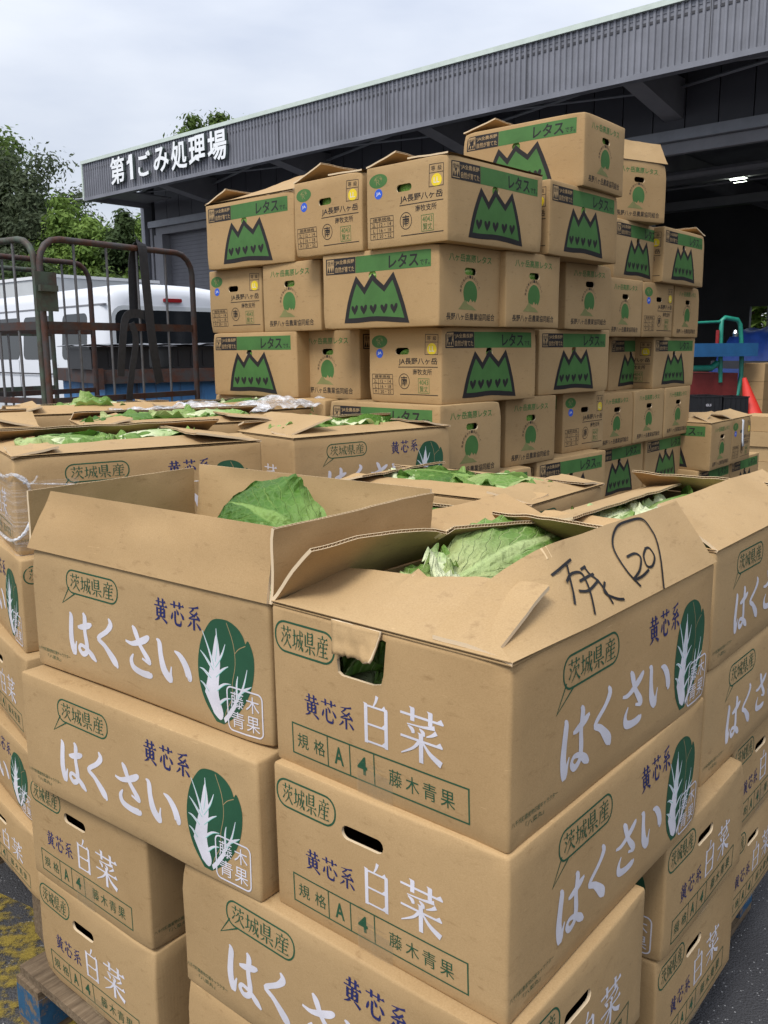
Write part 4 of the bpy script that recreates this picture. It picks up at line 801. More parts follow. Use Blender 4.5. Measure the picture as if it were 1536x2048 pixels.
for key, labs, s, gap in (('A4', ['pale cabbage in the gap of the half open middle carton', 'cabbage at the cage end of the half open middle carton'], 31, .10), ('A5', ['dark ruffled cabbage in the carton below the lettuce stack', 'white hearted cabbage in the carton below the lettuce stack'], 41, .09), ('E1', ['ruffled cabbage at the film tied end of the wrapped carton', 'bright curled cabbage in the middle of the wrapped carton'], 51, .085), ('F1', ['limp ruffled cabbage in the carton with the pen scribble', 'dark crinkled cabbage in the carton with the pen scribble'], 61, .10), ('K1', ['cabbage in the carton farthest toward the van'], 71, .08), ('K2', ['heaped ruffled cabbage behind the wrapped carton', 'broad leaved cabbage at the lettuce side behind the wrapped carton'], 81, .11), ('K3', ['cabbage right in front of the cage bars'], 91, .10), ('M1', ['cabbage under the crumpled film'], 101, .09)):
    n = len(labs)
    for i, lb in enumerate(labs): cabbage(lb, CART[key], (i - (n - 1) / 2) * .25 - (.03 if key in ('E1', 'F1') else 0), .0, .198, -88 + 9 * i, s + i, ln=.34, rad=.08, gap=gap, mats=(LEAF, LEAFD, LEAFP) if key != 'A5' else (LEAFD, LEAF, LEAFP))
loose('bare leaf lying on the carton in front of the cage bars', CART['K3'], (-.14, -.05, .252), 8, 6, -85, sheet_leaf(.40, .20, .5, -.12, .03, 11.3, LEAF, crump=.008))
loose('soft leaf hanging over the edge of the heaped carton', CART['K2'], (-.10, -.04, .270), 2, 10, -86, sheet_leaf(.38, .17, .4, -.06, .03, 12.9, LEAF, crump=.014))
loose('crinkled leaf spread over the carton with the pen scribble', CART['F1'], (-.20, .02, .262), 3, 0, -84, sheet_leaf(.36, .17, .4, -.06, .03, 14.2, LEAFD, crump=.014))
# lettuces seen through the holes of the cartons
LMESH = [wrap_leaf(900 + k, k * 1.3, 1.3, .0845, .17, 0, .003, .0, LETT, None, 14, 12) for k in range(4)]
def lettuce(key, face, hole_u, hole_v, label):
    r = CART[key]; L, W = TL_, TW; d = .0835 if face == 'F' else .094
    lx, ly, rz = {'F': (-L / 2 + hole_u, -W / 2 + d, 0), 'R': (L / 2 - d, -W / 2 + hole_u, 90), 'L': (-L / 2 + d, W / 2 - hole_u, -90)}[face]
    t = thing('lettuce', label, 'lettuce', group='lettuces seen through carton holes')
    t.matrix_world = r.matrix_basis @ M.Translation((lx, ly, hole_v - .004)) @ M.Rotation(R(rz), 4, 'Z') @ M.Rotation(R(84), 4, 'X') @ M.Rotation(R(20 + 31 * len(key + face) + ord(key[0]) * 9), 4, 'Z')
    for k in range(3): link('leaf', LMESH[(k + len(key) + ord(key[0])) % 4], t, None, (0, R(k * 120), 0))
for key, face, where in (('t1', 'F', 'in the lone top carton'), ('a1', 'F', 'in the carton with the gaping lid'), ('a3', 'F', 'in the corner carton of the top row'), ('a4', 'F', 'in the carton below the lone top carton'), ('b3', 'F', 'in the corner carton of the second row'), ('c1', 'F', 'in the cage end carton of the third row'), ('c3', 'F', 'in the corner carton of the third row'), ('c4', 'F', 'in the hall end carton of the third row')):
    lettuce(key, face, .279, .195, 'green lettuce showing through the round hole ' + where)
for key, face, where in (('a2', 'L', 'of the second top row carton from the sign end'), ('a3', 'L', 'of the corner carton of the top row'), ('b3', 'R', 'of the corner carton of the second row'), ('b2', 'L', 'of the second row carton beside the cage'), ('c2', 'L', 'of the middle carton of the third row'), ('c3', 'L', 'of the corner carton of the third row'), ('t1', 'R', 'of the lone top carton'), ('b4', 'R', 'of the carton past the second row corner'), ('d3', 'R', 'of the corner carton of the fourth row'), ('d4', 'R', 'of the carton past the fourth row corner')):
    lettuce(key, face, .19, .202, 'green lettuce showing through the handhole ' + where)

# ------------------------------------------------------------------ ground
mb = MB(); mb.add([(-400, -400, 0), (400, -400, 0), (400, 400, 0), (-400, 400, 0)], [(0, 1, 2, 3)]); tag(mb.build('ground', [ASPH]), kind='structure')
mb = MB(); mb.add([(-2.6, 1.55, .004), (-.70, 1.60, .004), (-.62, 2.02, .004), (-1.2, 2.35, .004), (-2.6, 2.5, .004)], [(0, 1, 2, 3, 4)]); tag(mb.build('road_marking', [YPAINT]), kind='structure')
# ------------------------------------------------------------------ market waste building
BLD = thing('market_building', 'long dark grey shed with a ribbed canopy front and white raised characters', 'building', (-7.83, 24.3, 0), R(-41.35))
LB = 44.0; FZ0, FZ1, WY = 5.5, 6.44, 1.9
mb = MB(); pitch = .105; n = int(LB / pitch); vs = []
for k in range(n):
    x = k * pitch
    for dx, y in ((0, 0), (.034, 0), (.046, .03), (.092, .03)): vs += [(x + dx, y, FZ0 + .03), (x + dx, y, FZ1 - .03)]
mb.add(vs, [(2 * i, 2 * i + 2, 2 * i + 3, 2 * i + 1) for i in range(4 * n - 1)])
mb.build('fascia_sheet', [STEEL], BLD)
mb = MB().bbox((-.06, -.035, FZ1 - .05), (LB, .16, FZ1 + .03)); mb.bbox((-.05, -.03, FZ0), (.0, .1, FZ1 - .052)); mb.build('coping', [COPE], BLD)
MB().bbox((.003, -.03, FZ0 - .03), (LB, .14, FZ0 + .05)).build('fascia_sill', [STEEL], BLD)
sgn = [('第', .64, .66), ('1', 1.46, .26), ('ご', 1.98, .55), ('み', 2.69, .64), ('処', 3.46, .64), ('理', 4.21, .64), ('場', 4.97, .69)]
for ch, x, wd in sgn:
    x = 1.44 + (x - .64) * .91; wd *= .95
    vs, fs = text_geo(ch, .022) if ch != '1' else ([V(q) for q in ((.0, .76), (.16, .80), (.26, 1), (.62, 1), (.62, 0), (.30, 0), (.30, .68), (.0, .62))], [(0, 7, 6, 1), (1, 6, 3, 2), (6, 5, 4, 3)]); ax = min(v.x for v in vs); bx = max(v.x for v in vs); ay = min(v.y for v in vs); by = max(v.y for v in vs)
    hh = .64 if ch not in 'ごみ1' else (.56 if ch != '1' else .58); q = [((v.x - ax) / (bx - ax) * wd, (v.y - ay) / (by - ay) * hh) for v in vs]
    mb = MB(); z0 = 5.68 + (.64 - hh) / 2; n = len(q)
    mb.add([(x + a, -.10, z0 + c) for a, c in q], [f for f in fs], 0); mb.add([(x + a, -.03, z0 + c) for a, c in q], [], 1)
    ed = {}
    for f in fs:
        for i in range(len(f)):
            e = (f[i], f[(i + 1) % len(f)])
            if (e[1], e[0]) in ed: del ed[(e[1], e[0])]
            else: ed[e] = 1
    for a, c in ed: mb.f.append((a, a + n, c + n, c)); mb.m.append(1)
    mb.build('sign_character', [SIGNW, SIGNS], BLD)
# canopy: soffit, brackets, ties
MB().bbox((.01, .02, 6.20), (LB, WY, 6.24)).build('soffit', [DARKST], BLD)
MB().bbox((.002, .16, FZ0 - .02), (.12, WY - .002, FZ0 + .16)).bbox((.125, .2, FZ0 + .1), (1.3, WY - .1, FZ0 + .14)).build('edge_beam', [GREYP], BLD)
for k in range(10):
    x = 3.0 + 4.1 * k
    if x < LB - 1:
        mb = MB(); mb.prism([(x - .16, WY - .004, 5.28), (x - .16, .15, 5.56), (x - .16, .15, 5.86), (x - .16, WY - .004, 5.9)], (.32, 0, 0)); mb.build('bracket', [GREYP], BLD)
        mb = MB().tube([(x - .16, .3, 5.62), (x - 4.0, WY - .1, 5.75)], .028, seg=6); mb.tube([(x - .16, WY - .3, 5.7), (x - 4.0, .3, 5.66)], .022, seg=6); mb.build('tie_rod', [GIRT], BLD)
MB().bbox((0, .02, 6.30), (LB, 19, 6.36)).build('roof', [STEEL], BLD)
pw = .56
pm = MB().bbox((0, 0, 0), (pw - .02, .05, 1.08)).mesh('wall_panel', [WALLP])
for k in range(int((LB - .4) / pw)): link('wall_panel', pm, BLD, (.38 + k * pw, WY, 5.115))
MB().bbox((.3, WY + .05, 4.9), (LB, WY + .1, 6.22)).build('wall_backing', [DARKST], BLD)
MB().bbox((.17, WY - .12, 4.93), (LB, WY - .002, 5.10)).build('girt', [GIRT], BLD); MB().bbox((.36, WY + .0, 4.74), (LB, WY + .12, 4.925)).build('girt', [GREYP], BLD)
MB().bbox((-.08, WY - .16, 0), (.08, WY + .1, 6.18)).build('corner_post', [GIRT], BLD); MB().bbox((.155, WY - .05, 0), (.26, WY + .1, 4.925)).build('downpipe', [GREYP], BLD)
MB().bbox((.30, WY - .02, 0), (.68, WY + .3, 4.735)).build('pillar', [GREYP], BLD)
mb = MB(); z = 0
while z < 4.7: mb.bbox((.685, WY + .24, z), (8, WY + .27, z + .096)); z += .1
sh = mb.build('shutter', [SHUT], BLD); sh['kind'] = 'stuff'
MB().bbox((8.0, WY - .02, 0), (8.4, WY + .3, 4.735)).build('pillar', [GREYP], BLD)
MB().bbox((30.0, WY - .02, 0), (30.4, WY + .3, 4.735)).build('pillar', [GREYP], BLD)
MB().bbox((-.02, WY + .12, 0), (.03, 19, 6.29)).build('side_wall', [WALLP], BLD); MB().bbox((LB - .03, WY + .12, 0), (LB, 19, 6.29)).build('side_wall', [WALLP], BLD)
mb = MB(); mb.bbox((.035, 18.5, 0), (11.0, 18.7, 6.28)); mb.bbox((13.0, 18.5, 0), (LB - .04, 18.7, 6.28)); mb.bbox((11.001, 18.5, 2.9), (12.999, 18.7, 6.28)); mb.build('back_wall', [INTW], BLD)
tag(MB().bbox((.04, WY + .3, 0), (LB - .05, 18.48, .006)).build('hall_floor', [CONC]), kind='structure').matrix_world = BLD.matrix_basis
for x, y in ((12.2, 7.5), (21, 7.5), (30, 7.5)):
    MB().bbox((x - .2, y - .2, .01), (x + .2, y + .2, 6.0)).build('interior_column', [GREYP], BLD); MB().bbox((x - .15, WY + .4, 5.75), (x + .15, 18.4, 6.28)).build('roof_beam', [GREYP], BLD)
    mb = MB().prism([(x - .12, y - .21, 5.74), (x - .12, y - 2.4, 5.74), (x - .12, y - .21, 4.4)], (.24, 0, 0)); mb.build('haunch', [GREYP], BLD)
for y in (5, 9, 13): MB().bbox((.1, y - .08, 5.5), (LB - .1, y + .08, 5.74)).build('purlin', [GREYP], BLD)
mb = MB().bbox((13.65, 8.95, 5.42), (13.95, 9.2, 5.48)); lm = mb.build('ceiling_lamp', [LAMP], BLD); MB().bbox((13.6, 8.9, 5.482), (14.0, 9.25, 5.6)).build('lamp_housing', [GREYP], lm)
mb = MB().tube([(18.2, .7, 5.78), (18.2, .75, 5.2), (18.9, WY - .1, 5.05)], .045, seg=8); mb.build('sprinkler_pipe', [GREYP], BLD)
mb = MB(); mb.tube([(18.12, .62, 5.80), (18.34, .74, 5.72)], .10, seg=10); mb.build('red_pipe_joint', [DRED], BLD)
mb = MB(); mb.tube([(22.0, .5, 5.7), (22.4, .7, 5.62)], .13, seg=10); mb.tube([(22.5, .7, 5.6), (23.1, 1.0, 5.5)], .1, seg=10); mb.build('red_pipe_joint', [DRED], BLD)
for k in range(14): MB().bbox((1.6 + 3.0 * k, -.004, FZ0 + .06), (1.612 + 3.0 * k, -.0005, FZ1 - .06)).build('sheet_joint', [DARKST], BLD)
for k, (x, z, w_, h_) in enumerate([(11.6, 2.2, .5, .7), (13.4, 2.6, .9, .5), (14.4, 1.6, .4, .6)]): MB().bbox((x, 18.44, z), (x + w_, 18.49, z + h_)).build('notice_board', [PGREY], BLD)
MB().tube([(.5, 8.6, 5.35), (LB - .6, 8.6, 5.35)], .03, seg=6).build('conduit', [GREYP], BLD); MB().tube([(.5, 6.2, 5.2), (LB - .6, 6.2, 5.2)], .09, seg=8).build('duct', [GREYP], BLD)
# ------------------------------------------------------------------ trees
def tree(label, x, y, h, cr, mat, n, seed, crown0=.35, shape='round', group='trees beyond the yard', leaf=.16, name='broadleaf_tree'):
    rnd = random.Random(seed); t = thing(name, label, 'tree', (x, y, 0), rnd.uniform(0, 6), group)
    mb = MB(); hz = h * crown0; bend = rnd.uniform(-.3, .3); top = V((bend, 0, h * .86)); mb.tube([(0, 0, -.1), (bend * .3, .05, h * .3), (bend * .7, 0, h * .6), top], [cr * .10, cr * .08, cr * .05, cr * .012], seg=8)
    tips = []
    for k in range(16):
        z = rnd.uniform(hz * .8, h * .85); a = rnd.uniform(0, 2 * pi); f = (z - hz) / (h - hz); rr = cr * rnd.uniform(.5, .95) * (1.05 - f * (.9 if shape == 'cone' else .45))
        b0 = V((bend * z / h, 0, z * .8)); e = V((cos(a) * rr, sin(a) * rr, z + rnd.uniform(-.1, .5))); mb.tube([b0, (b0 + e) / 2 + V((0, 0, -.05 * rr)), e], [cr * .03, cr * .02, cr * .006], seg=5); tips.append(e)
    mb.build('trunk', [BARK], t, smooth=60)
    vs = []; fs = []; n = int(n * 2.8); leaf *= .86; nc = max(60, n // 150); cl = []
    for k in range(nc):
        for _ in range(30):
            p = V((rnd.uniform(-1, 1), rnd.uniform(-1, 1), rnd.uniform(-1, 1)))
            if .25 < p.length < 1: break
        f = (p.z + 1) / 2; wd = cr * ((1.02 - f * .92) if shape == 'cone' else math.sqrt(max(.05, 1 - .15 * p.z)))
        q = V((p.x * wd, p.y * wd, hz + f * (h - hz))); q += V((NZ.noise(q * .7 + V((seed, 0, 0))), NZ.noise(q * .7 + V((0, seed, 0))), NZ.noise(q * .6 + V((0, 0, seed))))) * cr * .45; cl.append((q, rnd.uniform(.16, .34) * cr * (.7 if shape == 'cone' else 1)))
    cl += [(e, .22 * cr) for e in tips]
    for k in range(n):
        c, r = cl[k % len(cl)]; d = V((rnd.gauss(0, .55), rnd.gauss(0, .55), rnd.gauss(0, .42))) * r; p = c + d
        nn = (d.normalized() if d.length > 1e-4 else V((0, 0, 1))) + V((rnd.uniform(-.7, .7), rnd.uniform(-.7, .7), rnd.uniform(-.2, .9))); nn = nn.normalized(); u = nn.orthogonal().normalized(); u.rotate(M.Rotation(rnd.uniform(0, 6.28), 3, nn)); w2 = nn.cross(u)
        l = leaf * rnd.uniform(.6, 1.3); o = len(vs); vs += [p - u * l, p - w2 * l * .42, p + u * l, p + w2 * l * .42 + nn * l * .15]; fs.append((o, o + 1, o + 2, o + 3))
    me = bpy.data.meshes.new('crown'); me.from_pydata(vs, [], fs); me.materials.append(mat); me.update(); link('crown', me, t); return t
tree('tall leafy tree cut off by the picture edge beyond the van', -17.3, 40, 11.4, 2.7, FO1, 12000, 1, .2)
tree('thin grey green tree with see-through crown beyond the cage', -14.5, 38, 9.6, 2.5, FO2, 9000, 2, .15, leaf=.13)
tree('feathery light green tree between grey green tree and dark conifer', -12.0, 36.5, 7.6, 1.75, FO3, 6500, 3, .25, leaf=.14)
tree('dark cone shaped evergreen just before the building corner', -9.9, 34.5, 7.0, 1.5, FO4, 8000, 4, .1, 'cone', leaf=.12, name='evergreen_tree')
tree('bright drooping tree touching the building corner post', -8.9, 36.5, 7.2, 1.7, FO3, 7000, 5, .12, leaf=.13)
tree('round tree top showing above the canopy roof', -8.1, 45, 12.75, 1.75, FO1, 7000, 6, .6)
for i, (x, y, h, r, m, lb) in enumerate([(-16.5, 33, 5.2, 2.4, FO4, 'dark bushy tree low at the picture edge behind the cage'), (-13.2, 33, 4.9, 2.2, FO4, 'dark bushy tree directly behind the cage top bar'), (-10.6, 32, 4.4, 1.8, FO1, 'mid green bush tree behind the second cage bar'), (-8.3, 31, 4.2, 1.4, FO1, 'mid green bush tree by the building downpipe'), (-11.6, 30, 3.4, 1.7, FO3, 'light green shrub over the white van roof')]):
    tree(lb, x, y, h, r, m, 5500, 20 + i, .02, group='bushy trees behind the van', leaf=.15)
tree('sunlit tree seen through the far opening of the dark hall', 15.5, 37, 6.5, 3.2, FO3, 5000, 40, .1, group='trees beyond the yard', leaf=.22)
# ------------------------------------------------------------------ white van and box truck
VAN = thing('white_van', 'white van seen from behind with dark rear window and red brake light', 'van', (-2.30, 9.85, 0), R(135))
def van_body():
    mb = MB(); Lv, Wv, Hv = 4.7, 1.70, 2.24; st = [0, .012, .04, .09, .16, .3, 1, 2, 3, 3.3, 3.6, 3.9, 4.2, 4.45, 4.6, 4.68, 4.7]; r = .16; ns = None; rows = []
    for x in st:
        ins = r - math.sqrt(max(0, r * r - (r - x) ** 2)) if x < r else (0 if x < 4.5 else .18 - math.sqrt(max(0, .18 ** 2 - (x - 4.52) ** 2)) if x > 4.52 else 0)
        top = Hv - (ins * .8) if x < 3.0 else (Hv - (x - 3.0) ** 1.6 * .28 if x < 3.6 else max(1.05, Hv - .12 - (x - 3.6) * 1.15)); w_ = Wv / 2 - ins; bot = .32 + ins
        tw = w_ - .075 - max(0, 2.24 - top) * .0; sec = [(-w_ + .06, bot), (-w_, bot + .1), (-w_, min(1.12, top - .3))]
        rr = .17
        for k in range(6):
            a = R(15 + 15 * k); sec.append((-tw + rr - rr * cos(a), top - rr + rr * sin(a)))
        sec += [(-tw * .5, top + .022), (0, top + .03)]
        sec = sec + [(-y, z) for y, z in sec[-2::-1]]
        rows.append(mb.add([(x, y, z) for y, z in sec], [])); ns = len(sec)
    for i in range(len(rows) - 1):
        for k in range(ns):
            a, b = rows[i], rows[i + 1]; k2 = (k + 1) % ns; mb.f.append((a + k, a + k2, b + k2, b + k)); mb.m.append(0)
    mb.f.append(tuple(rows[0] + k for k in range(ns))); mb.m.append(0); mb.f.append(tuple(rows[-1] + k for k in range(ns))[::-1]); mb.m.append(0)
    return mb.build('body', [VANW], VAN, smooth=38, weld=1e-5)
van_body()
def rpoly(x0, z0, x1, z1, r, n=4):
    p = []
    for cx, cz, a0 in ((x1 - r, z1 - r, 0), (x0 + r, z1 - r, 90), (x0 + r, z0 + r, 180), (x1 - r, z0 + r, 270)): p += [(cx + r * cos(R(a0 + 90 * k / n)), cz + r * sin(R(a0 + 90 * k / n))) for k in range(n + 1)]
    return p
rg = MB().prism([(-.005, y, z) for y, z in rpoly(-.69, 1.48, .69, 1.985, .10)], (.01, 0, 0)).build('rear_window', [GLASS], VAN)
MB().prism([(-.004, y, z) for y, z in rpoly(-.735, 1.42, .735, 2.03, .14)], (.006, 0, 0)).build('window_recess', [PGREY], VAN)
side = lambda z: .85 - .075 * max(0, z - 1.12) / .92 + .004
for x0, x1 in ((.42, 1.00), (1.22, 2.02), (2.14, 3.05)):
    MB().prism([(x, side(z), z) for x, z in rpoly(x0, 1.47, x1, 1.96, .07)], (0, -.01, 0)).build('side_window', [GLASS], VAN)
MB().prism([(-.03, y, z) for y, z in rpoly(-.11, 2.075, .11, 2.115, .012)], (.04, 0, 0)).build('brake_light', [REDL], VAN)
MB().bbox((-.02, .70, .85), (.03, .83, 1.25)).build('tail_lamp', [REDL], VAN); MB().bbox((-.02, -.83, .85), (.03, -.70, 1.25)).build('tail_lamp', [REDL], VAN)
MB().bbox((-.06, -.84, .36), (.10, .84, .58)).build('bumper', [VANW], VAN)
MB().bbox((1.10, .853, .45), (1.107, .856, 1.46)).bbox((2.08, .853, .45), (2.087, .856, 1.46)).bbox((.3, .853, 1.30), (3.2, .857, 1.315)).build('door_seam', [DARKST], VAN); MB().bbox((0.05, side(2.05) - .03, 2.035), (3.0, side(2.05) + .004, 2.05)).build('roof_gutter', [GREYP], VAN)
for x, y in ((.85, .74), (.85, -.74), (3.75, .74), (3.75, -.74)):
    wq = MB().lathe([(.20, -.09), (.31, -.09), (.325, -.05), (.325, .05), (.31, .09), (.2, .09)], seg=24, rot=M.Rotation(R(90), 3, 'X')).build('wheel', [RUB], VAN, (x, y, .325), smooth=50); MB().lathe([(.0, .06), (.12, .06), (.19, .08), (.2, .085)], seg=20, rot=M.Rotation(R(-90 if y > 0 else 90), 3, 'X')).build('rim', [GREYP], wq)
TRK = thing('box_truck', 'pale grey box truck roof showing just above the white van', 'truck', (-4.4, 14.6, 0), R(140))
MB().bbox((0, -.95, .9), (3.6, .95, 2.68)).build('cargo_box', [PGREY], TRK); MB().bbox((-.01, -.97, 2.682), (3.62, .97, 2.73)).build('roof_rim', [WHITEP], TRK)
mb = MB(); mb.prism([(3.7, -.85, .55), (5.1, -.85, .55), (5.1, -.85, 1.3), (4.8, -.85, 2.1), (3.7, -.85, 2.15)], (0, 1.7, 0)); mb.build('cab', [WHITEP], TRK); MB().bbox((0, -.4, .6), (5, .4, .895)).build('chassis', [DARKST], TRK)
for x, y in ((.9, .75), (.9, -.75), (4.3, .75), (4.3, -.75)): MB().lathe([(.0, -.1), (.36, -.1), (.38, 0), (.36, .1), (0, .1)], seg=20, rot=M.Rotation(R(90), 3, 'X')).build('wheel', [RUB], TRK, (x, y, .38), smooth=50)
# ------------------------------------------------------------------ roll cages
def cage(name, label, N, ang, mat, mat2, bars, walls, group):
    t = thing(name, label, 'roll cage', (*N, 0), R(ang), group); Lc, Wc, Hc = .867, .78, 2.02; r = .014
    def frame(nm, p0, dv, ln, m, nb):
        p0 = V(p0); dv = V(dv); pts = [p0 + V((0, 0, .2))]; rc = .10
        pts.append(p0 + V((0, 0, Hc - rc))); pts += [p0 + dv * (rc - rc * cos(R(a))) + V((0, 0, Hc - rc + rc * sin(R(a)))) for a in (22, 45, 68, 90)]
        e = p0 + dv * ln; pts += [e - dv * (rc - rc * cos(R(a))) + V((0, 0, Hc - rc + rc * sin(R(a)))) for a in (90, 68, 45, 22)]; pts += [e + V((0, 0, Hc - rc)), e + V((0, 0, .2))]
        MB().tube(pts, r, seg=10).build('frame_tube', [m], t, smooth=50)
        for z, hgt in ((1.645, .034), (1.33, .026), (.75, .03), (.22, .034)):
            q = V((-dv.y, dv.x, 0)) * .006; a = p0 + dv * .015 + V((0, 0, z)); b = e - dv * .015 + V((0, 0, z)); MB().prism([a - q, b - q, b - q + V((0, 0, hgt)), a - q + V((0, 0, hgt))], q * 2).build('cross_rail', [mat], t)
        bm_ = MB().tube([(0, 0, .25), (0, 0, Hc - .012)], .0058, seg=6).mesh('bar', [GALV], 60)
        for k in range(nb): link('bar', bm_, t, p0 + dv * ln * (k + 1) / (nb + 1))
    X, Y = V((1, 0, 0)), V((0, 1, 0))
    frame('a', (0, 0, 0), X, Lc, mat, bars)
    if 'end' in walls: frame('b', (0, .035, 0), Y, Wc - .07, mat2, bars)
    frame('c', (0, Wc, 0), X, Lc, mat, bars)
    MB().bbox((.01, .01, .16), (Lc - .01, Wc - .01, .195)).build('base', [mat], t)
    for x in (.08, Lc - .08):
        for y in (.08, Wc - .08): MB().lathe([(.0, -.02), (.06, -.02), (.065, 0), (.06, .02), (0, .02)], seg=14, rot=M.Rotation(R(90), 3, 'X')).build('caster', [RUB], t, (x, y, .066))
    return t
CG = cage('roll_cage', 'rusty roll cage with a green corner latch and black straps over its top bar', (-1.425, 3.78), 56.4, RUSTD, RUSTG, 4, 'end', 'roll cages by the van')
b0 = MB().bbox((-.05, -.03, 1.72), (.055, -.018, 1.88)).bbox((-.04, -.05, 1.80), (.045, -.032, 1.825)).build('latch_plate', [RUSTG], CG)
cage('roll_cage', 'worn green roll cage standing behind the rusty one', (-2.45, 4.62), 56.4, RUSTG, RUSTG, 3, '', 'roll cages by the van')
def strap(name, label, pts, wd, nrm, grp):
    mb = MB(); P = smooth_path([tuple(p) for p in pts], 6); n = V(nrm).normalized(); vs = []
    for i, p in enumerate(P):
        p = V(p); t = (V(P[min(i + 1, len(P) - 1)]) - V(P[max(0, i - 1)])).normalized(); s_ = n * 1.0; wv = t.cross(s_).normalized() * wd / 2; vs += [p - wv, p + wv]
    mb.add(vs, [(2 * i, 2 * i + 1, 2 * i + 3, 2 * i + 2) for i in range(len(P) - 1)]); o = mb.build(name, [STRAP]); o.modifiers.new('t', 'SOLIDIFY').thickness = .003; o.matrix_world = CG.matrix_basis; return tag(o, label, 'strap', grp)
g = 'black straps on the roll cage'
strap('cargo_strap', 'wide black strap hanging from the top bar of the rusty cage', [(.60, -.02, 1.40), (.56, -.03, 1.60), (.545, -.022, 1.90), (.54, -.018, 2.03), (.54, .012, 2.037), (.52, .03, 1.95), (.51, .03, 1.72)], .05, (0, 1, 0), g)
strap('cargo_strap', 'black strap looped over the middle rail of the rusty cage', [(.36, -.03, 1.44), (.38, -.035, 1.60), (.42, -.025, 1.71), (.52, -.02, 1.72), (.56, -.02, 1.69)], .04, (0, 1, .0), g)
strap('cargo_strap', 'black strap tail dangling below the middle rail of the rusty cage', [(.44, -.03, 1.68), (.46, -.03, 1.60), (.42, -.035, 1.45), (.40, -.03, 1.30), (.415, -.03, 1.1)], .035, (0, 1, 0), g)
# ------------------------------------------------------------------ blue bin with crates and sheet
BN = thing('steel_bin', 'rust streaked blue steel bin with a dark rim behind the cage', 'bin', (-1.90, 6.0, 0), R(33))
mb = MB().bbox((0.02, .02, .12), (1.88, 1.18, 1.335)); mb.bbox((.9, .0, .14), (.94, .018, 1.33)); mb.build('bin_body', [BIN], BN); MB().bbox((-.03, -.03, 1.337), (1.93, 1.23, 1.43)).bbox((-.06, -.05, 1.30), (.0, .0, 1.44)).build('rim', [RUSTD], BN)
for x in (.1, 1.7): MB().bbox((x, .1, 0), (x + .1, 1.1, .118)).build('skid', [RUSTD], BN)
def crate(label, pos, rz, dim, grp='black plastic crates', mat=BLKP):
    t = thing('plastic_crate', label, 'crate', pos, rz, grp); a, b, c = dim; th = .012
    mb = MB().bbox((0, 0, 0), (a, b, th)); mb.bbox((0, 0, th), (a, th, c)); mb.bbox((0, b - th, th), (a, b, c)); mb.bbox((0, th, th), (th, b - th, c)); mb.bbox((a - th, th, th), (a, b - th, c)); mb.build('crate_body', [mat], t)
    MB().bbox((-.01, -.01, c), (a + .01, .012, c + .018)).bbox((-.01, b - .012, c), (a + .01, b + .01, c + .018)).bbox((-.01, .012, c), (.012, b - .012, c + .018)).bbox((a - .012, .012, c), (a + .01, b - .012, c + .018)).build('rim', [mat], t)
    for k in range(5): MB().bbox((a * (k + .5) / 5 - .006, -.008, .02), (a * (k + .5) / 5 + .006, -.001, c - .01)).build('rib', [mat], t)
    return t
Bm = BN.matrix_basis
for k, (x, lb) in enumerate([(-.05, 'black crate on the bin rim at the van side'), (.52, 'black crate in the middle of the bin rim'), (1.18, 'black crate on the bin rim nearest the lettuce stack')]):
    p = Bm @ V((x, .05, 1.432)); crate(lb, p, R(33), (.46 if k else .40, .62, .135))
mb = MB(); n = 40; vs = []
for i in range(n + 1):
    for j in range(13): x = -.1 + 2.0 * i / n; y = -.02 + .8 * j / 12; vs.append((x, y, 1.597 + .018 * NZ.noise(V((x * 7, y * 3, 1))) + .012 * abs(NZ.noise(V((x * 14, y * 6, 4))))))
mb.add(vs, [(i * 13 + j, (i + 1) * 13 + j, (i + 1) * 13 + j + 1, i * 13 + j + 1) for i in range(n) for j in range(12)]); o = mb.build('plastic_sheet', [SHEET], smooth=80); o.matrix_world = Bm; o.modifiers.new('t', 'SOLIDIFY').thickness = .004; tag(o, 'wavy silver grey sheet lying over the black crates on the bin', 'plastic sheet')
# pale green tube trolley at the picture edge
TR = thing('hand_trolley', 'pale green tubular trolley frame glimpsed behind the cage bars', 'trolley', (-2.55, 5.7, 0), R(35))
for y in (0, .30): MB().tube([(-.35, y, 1.72), (-.12, y, 1.60), (.08, y, 1.42), (.06, y, 1.34), (-.02, y, 1.10), (-.05, y, .15)], .012, seg=8).build('side_tube', [CHRM], TR, smooth=60)
for x, z in ((-.24, 1.665), (-.02, 1.51), (.07, 1.38), (.03, 1.24), (-.02, 1.10), (-.04, .6)): MB().tube([(x, 0, z), (x, .30, z)], .009, seg=6).build('cross_tube', [CHRM], TR, smooth=60)
for y in (.02, .28): MB().lathe([(.05, -.02), (.12, -.02), (.13, 0), (.12, .02), (.05, .02)], seg=18, rot=M.Rotation(R(90), 3, 'X')).build('wheel', [RUB], TR, (-.05, y, .13))
# ------------------------------------------------------------------ pallets
def pallet(label, C0, ang, La, Lb, blue=True, z0=0):
    """local x = along the stack's receding side, y = along its near side"""
    t = thing('wooden_pallet', label, 'pallet', (*C0, z0), R(ang), 'wooden pallets'); rnd = random.Random(int(C0[0] * 100)); nb = 9; wb = Lb / nb
    for k in range(nb):
        MB().bbox((k * wb + .008, .0, .125), (k * wb + wb - .008, La + rnd.uniform(-.01, .008), .147)).build('plank', [WOOD], t)
    for y in (0, La / 2 - .05, La - .10):
        MB().bbox((0, y + .002, .105), (Lb, y + .098, .124)).build('bearer', [WOOD], t)
        for x in (0, Lb / 2 - .05, Lb - .10): MB().bbox((x, y, .022), (x + .10, y + .10, .1045)).build('block', [BWOOD if blue else WOOD, WOOD], t)
        MB().bbox((0, y + .001, 0), (Lb, y + .099, .0215)).build('bottom_board', [WOOD], t)
    return t
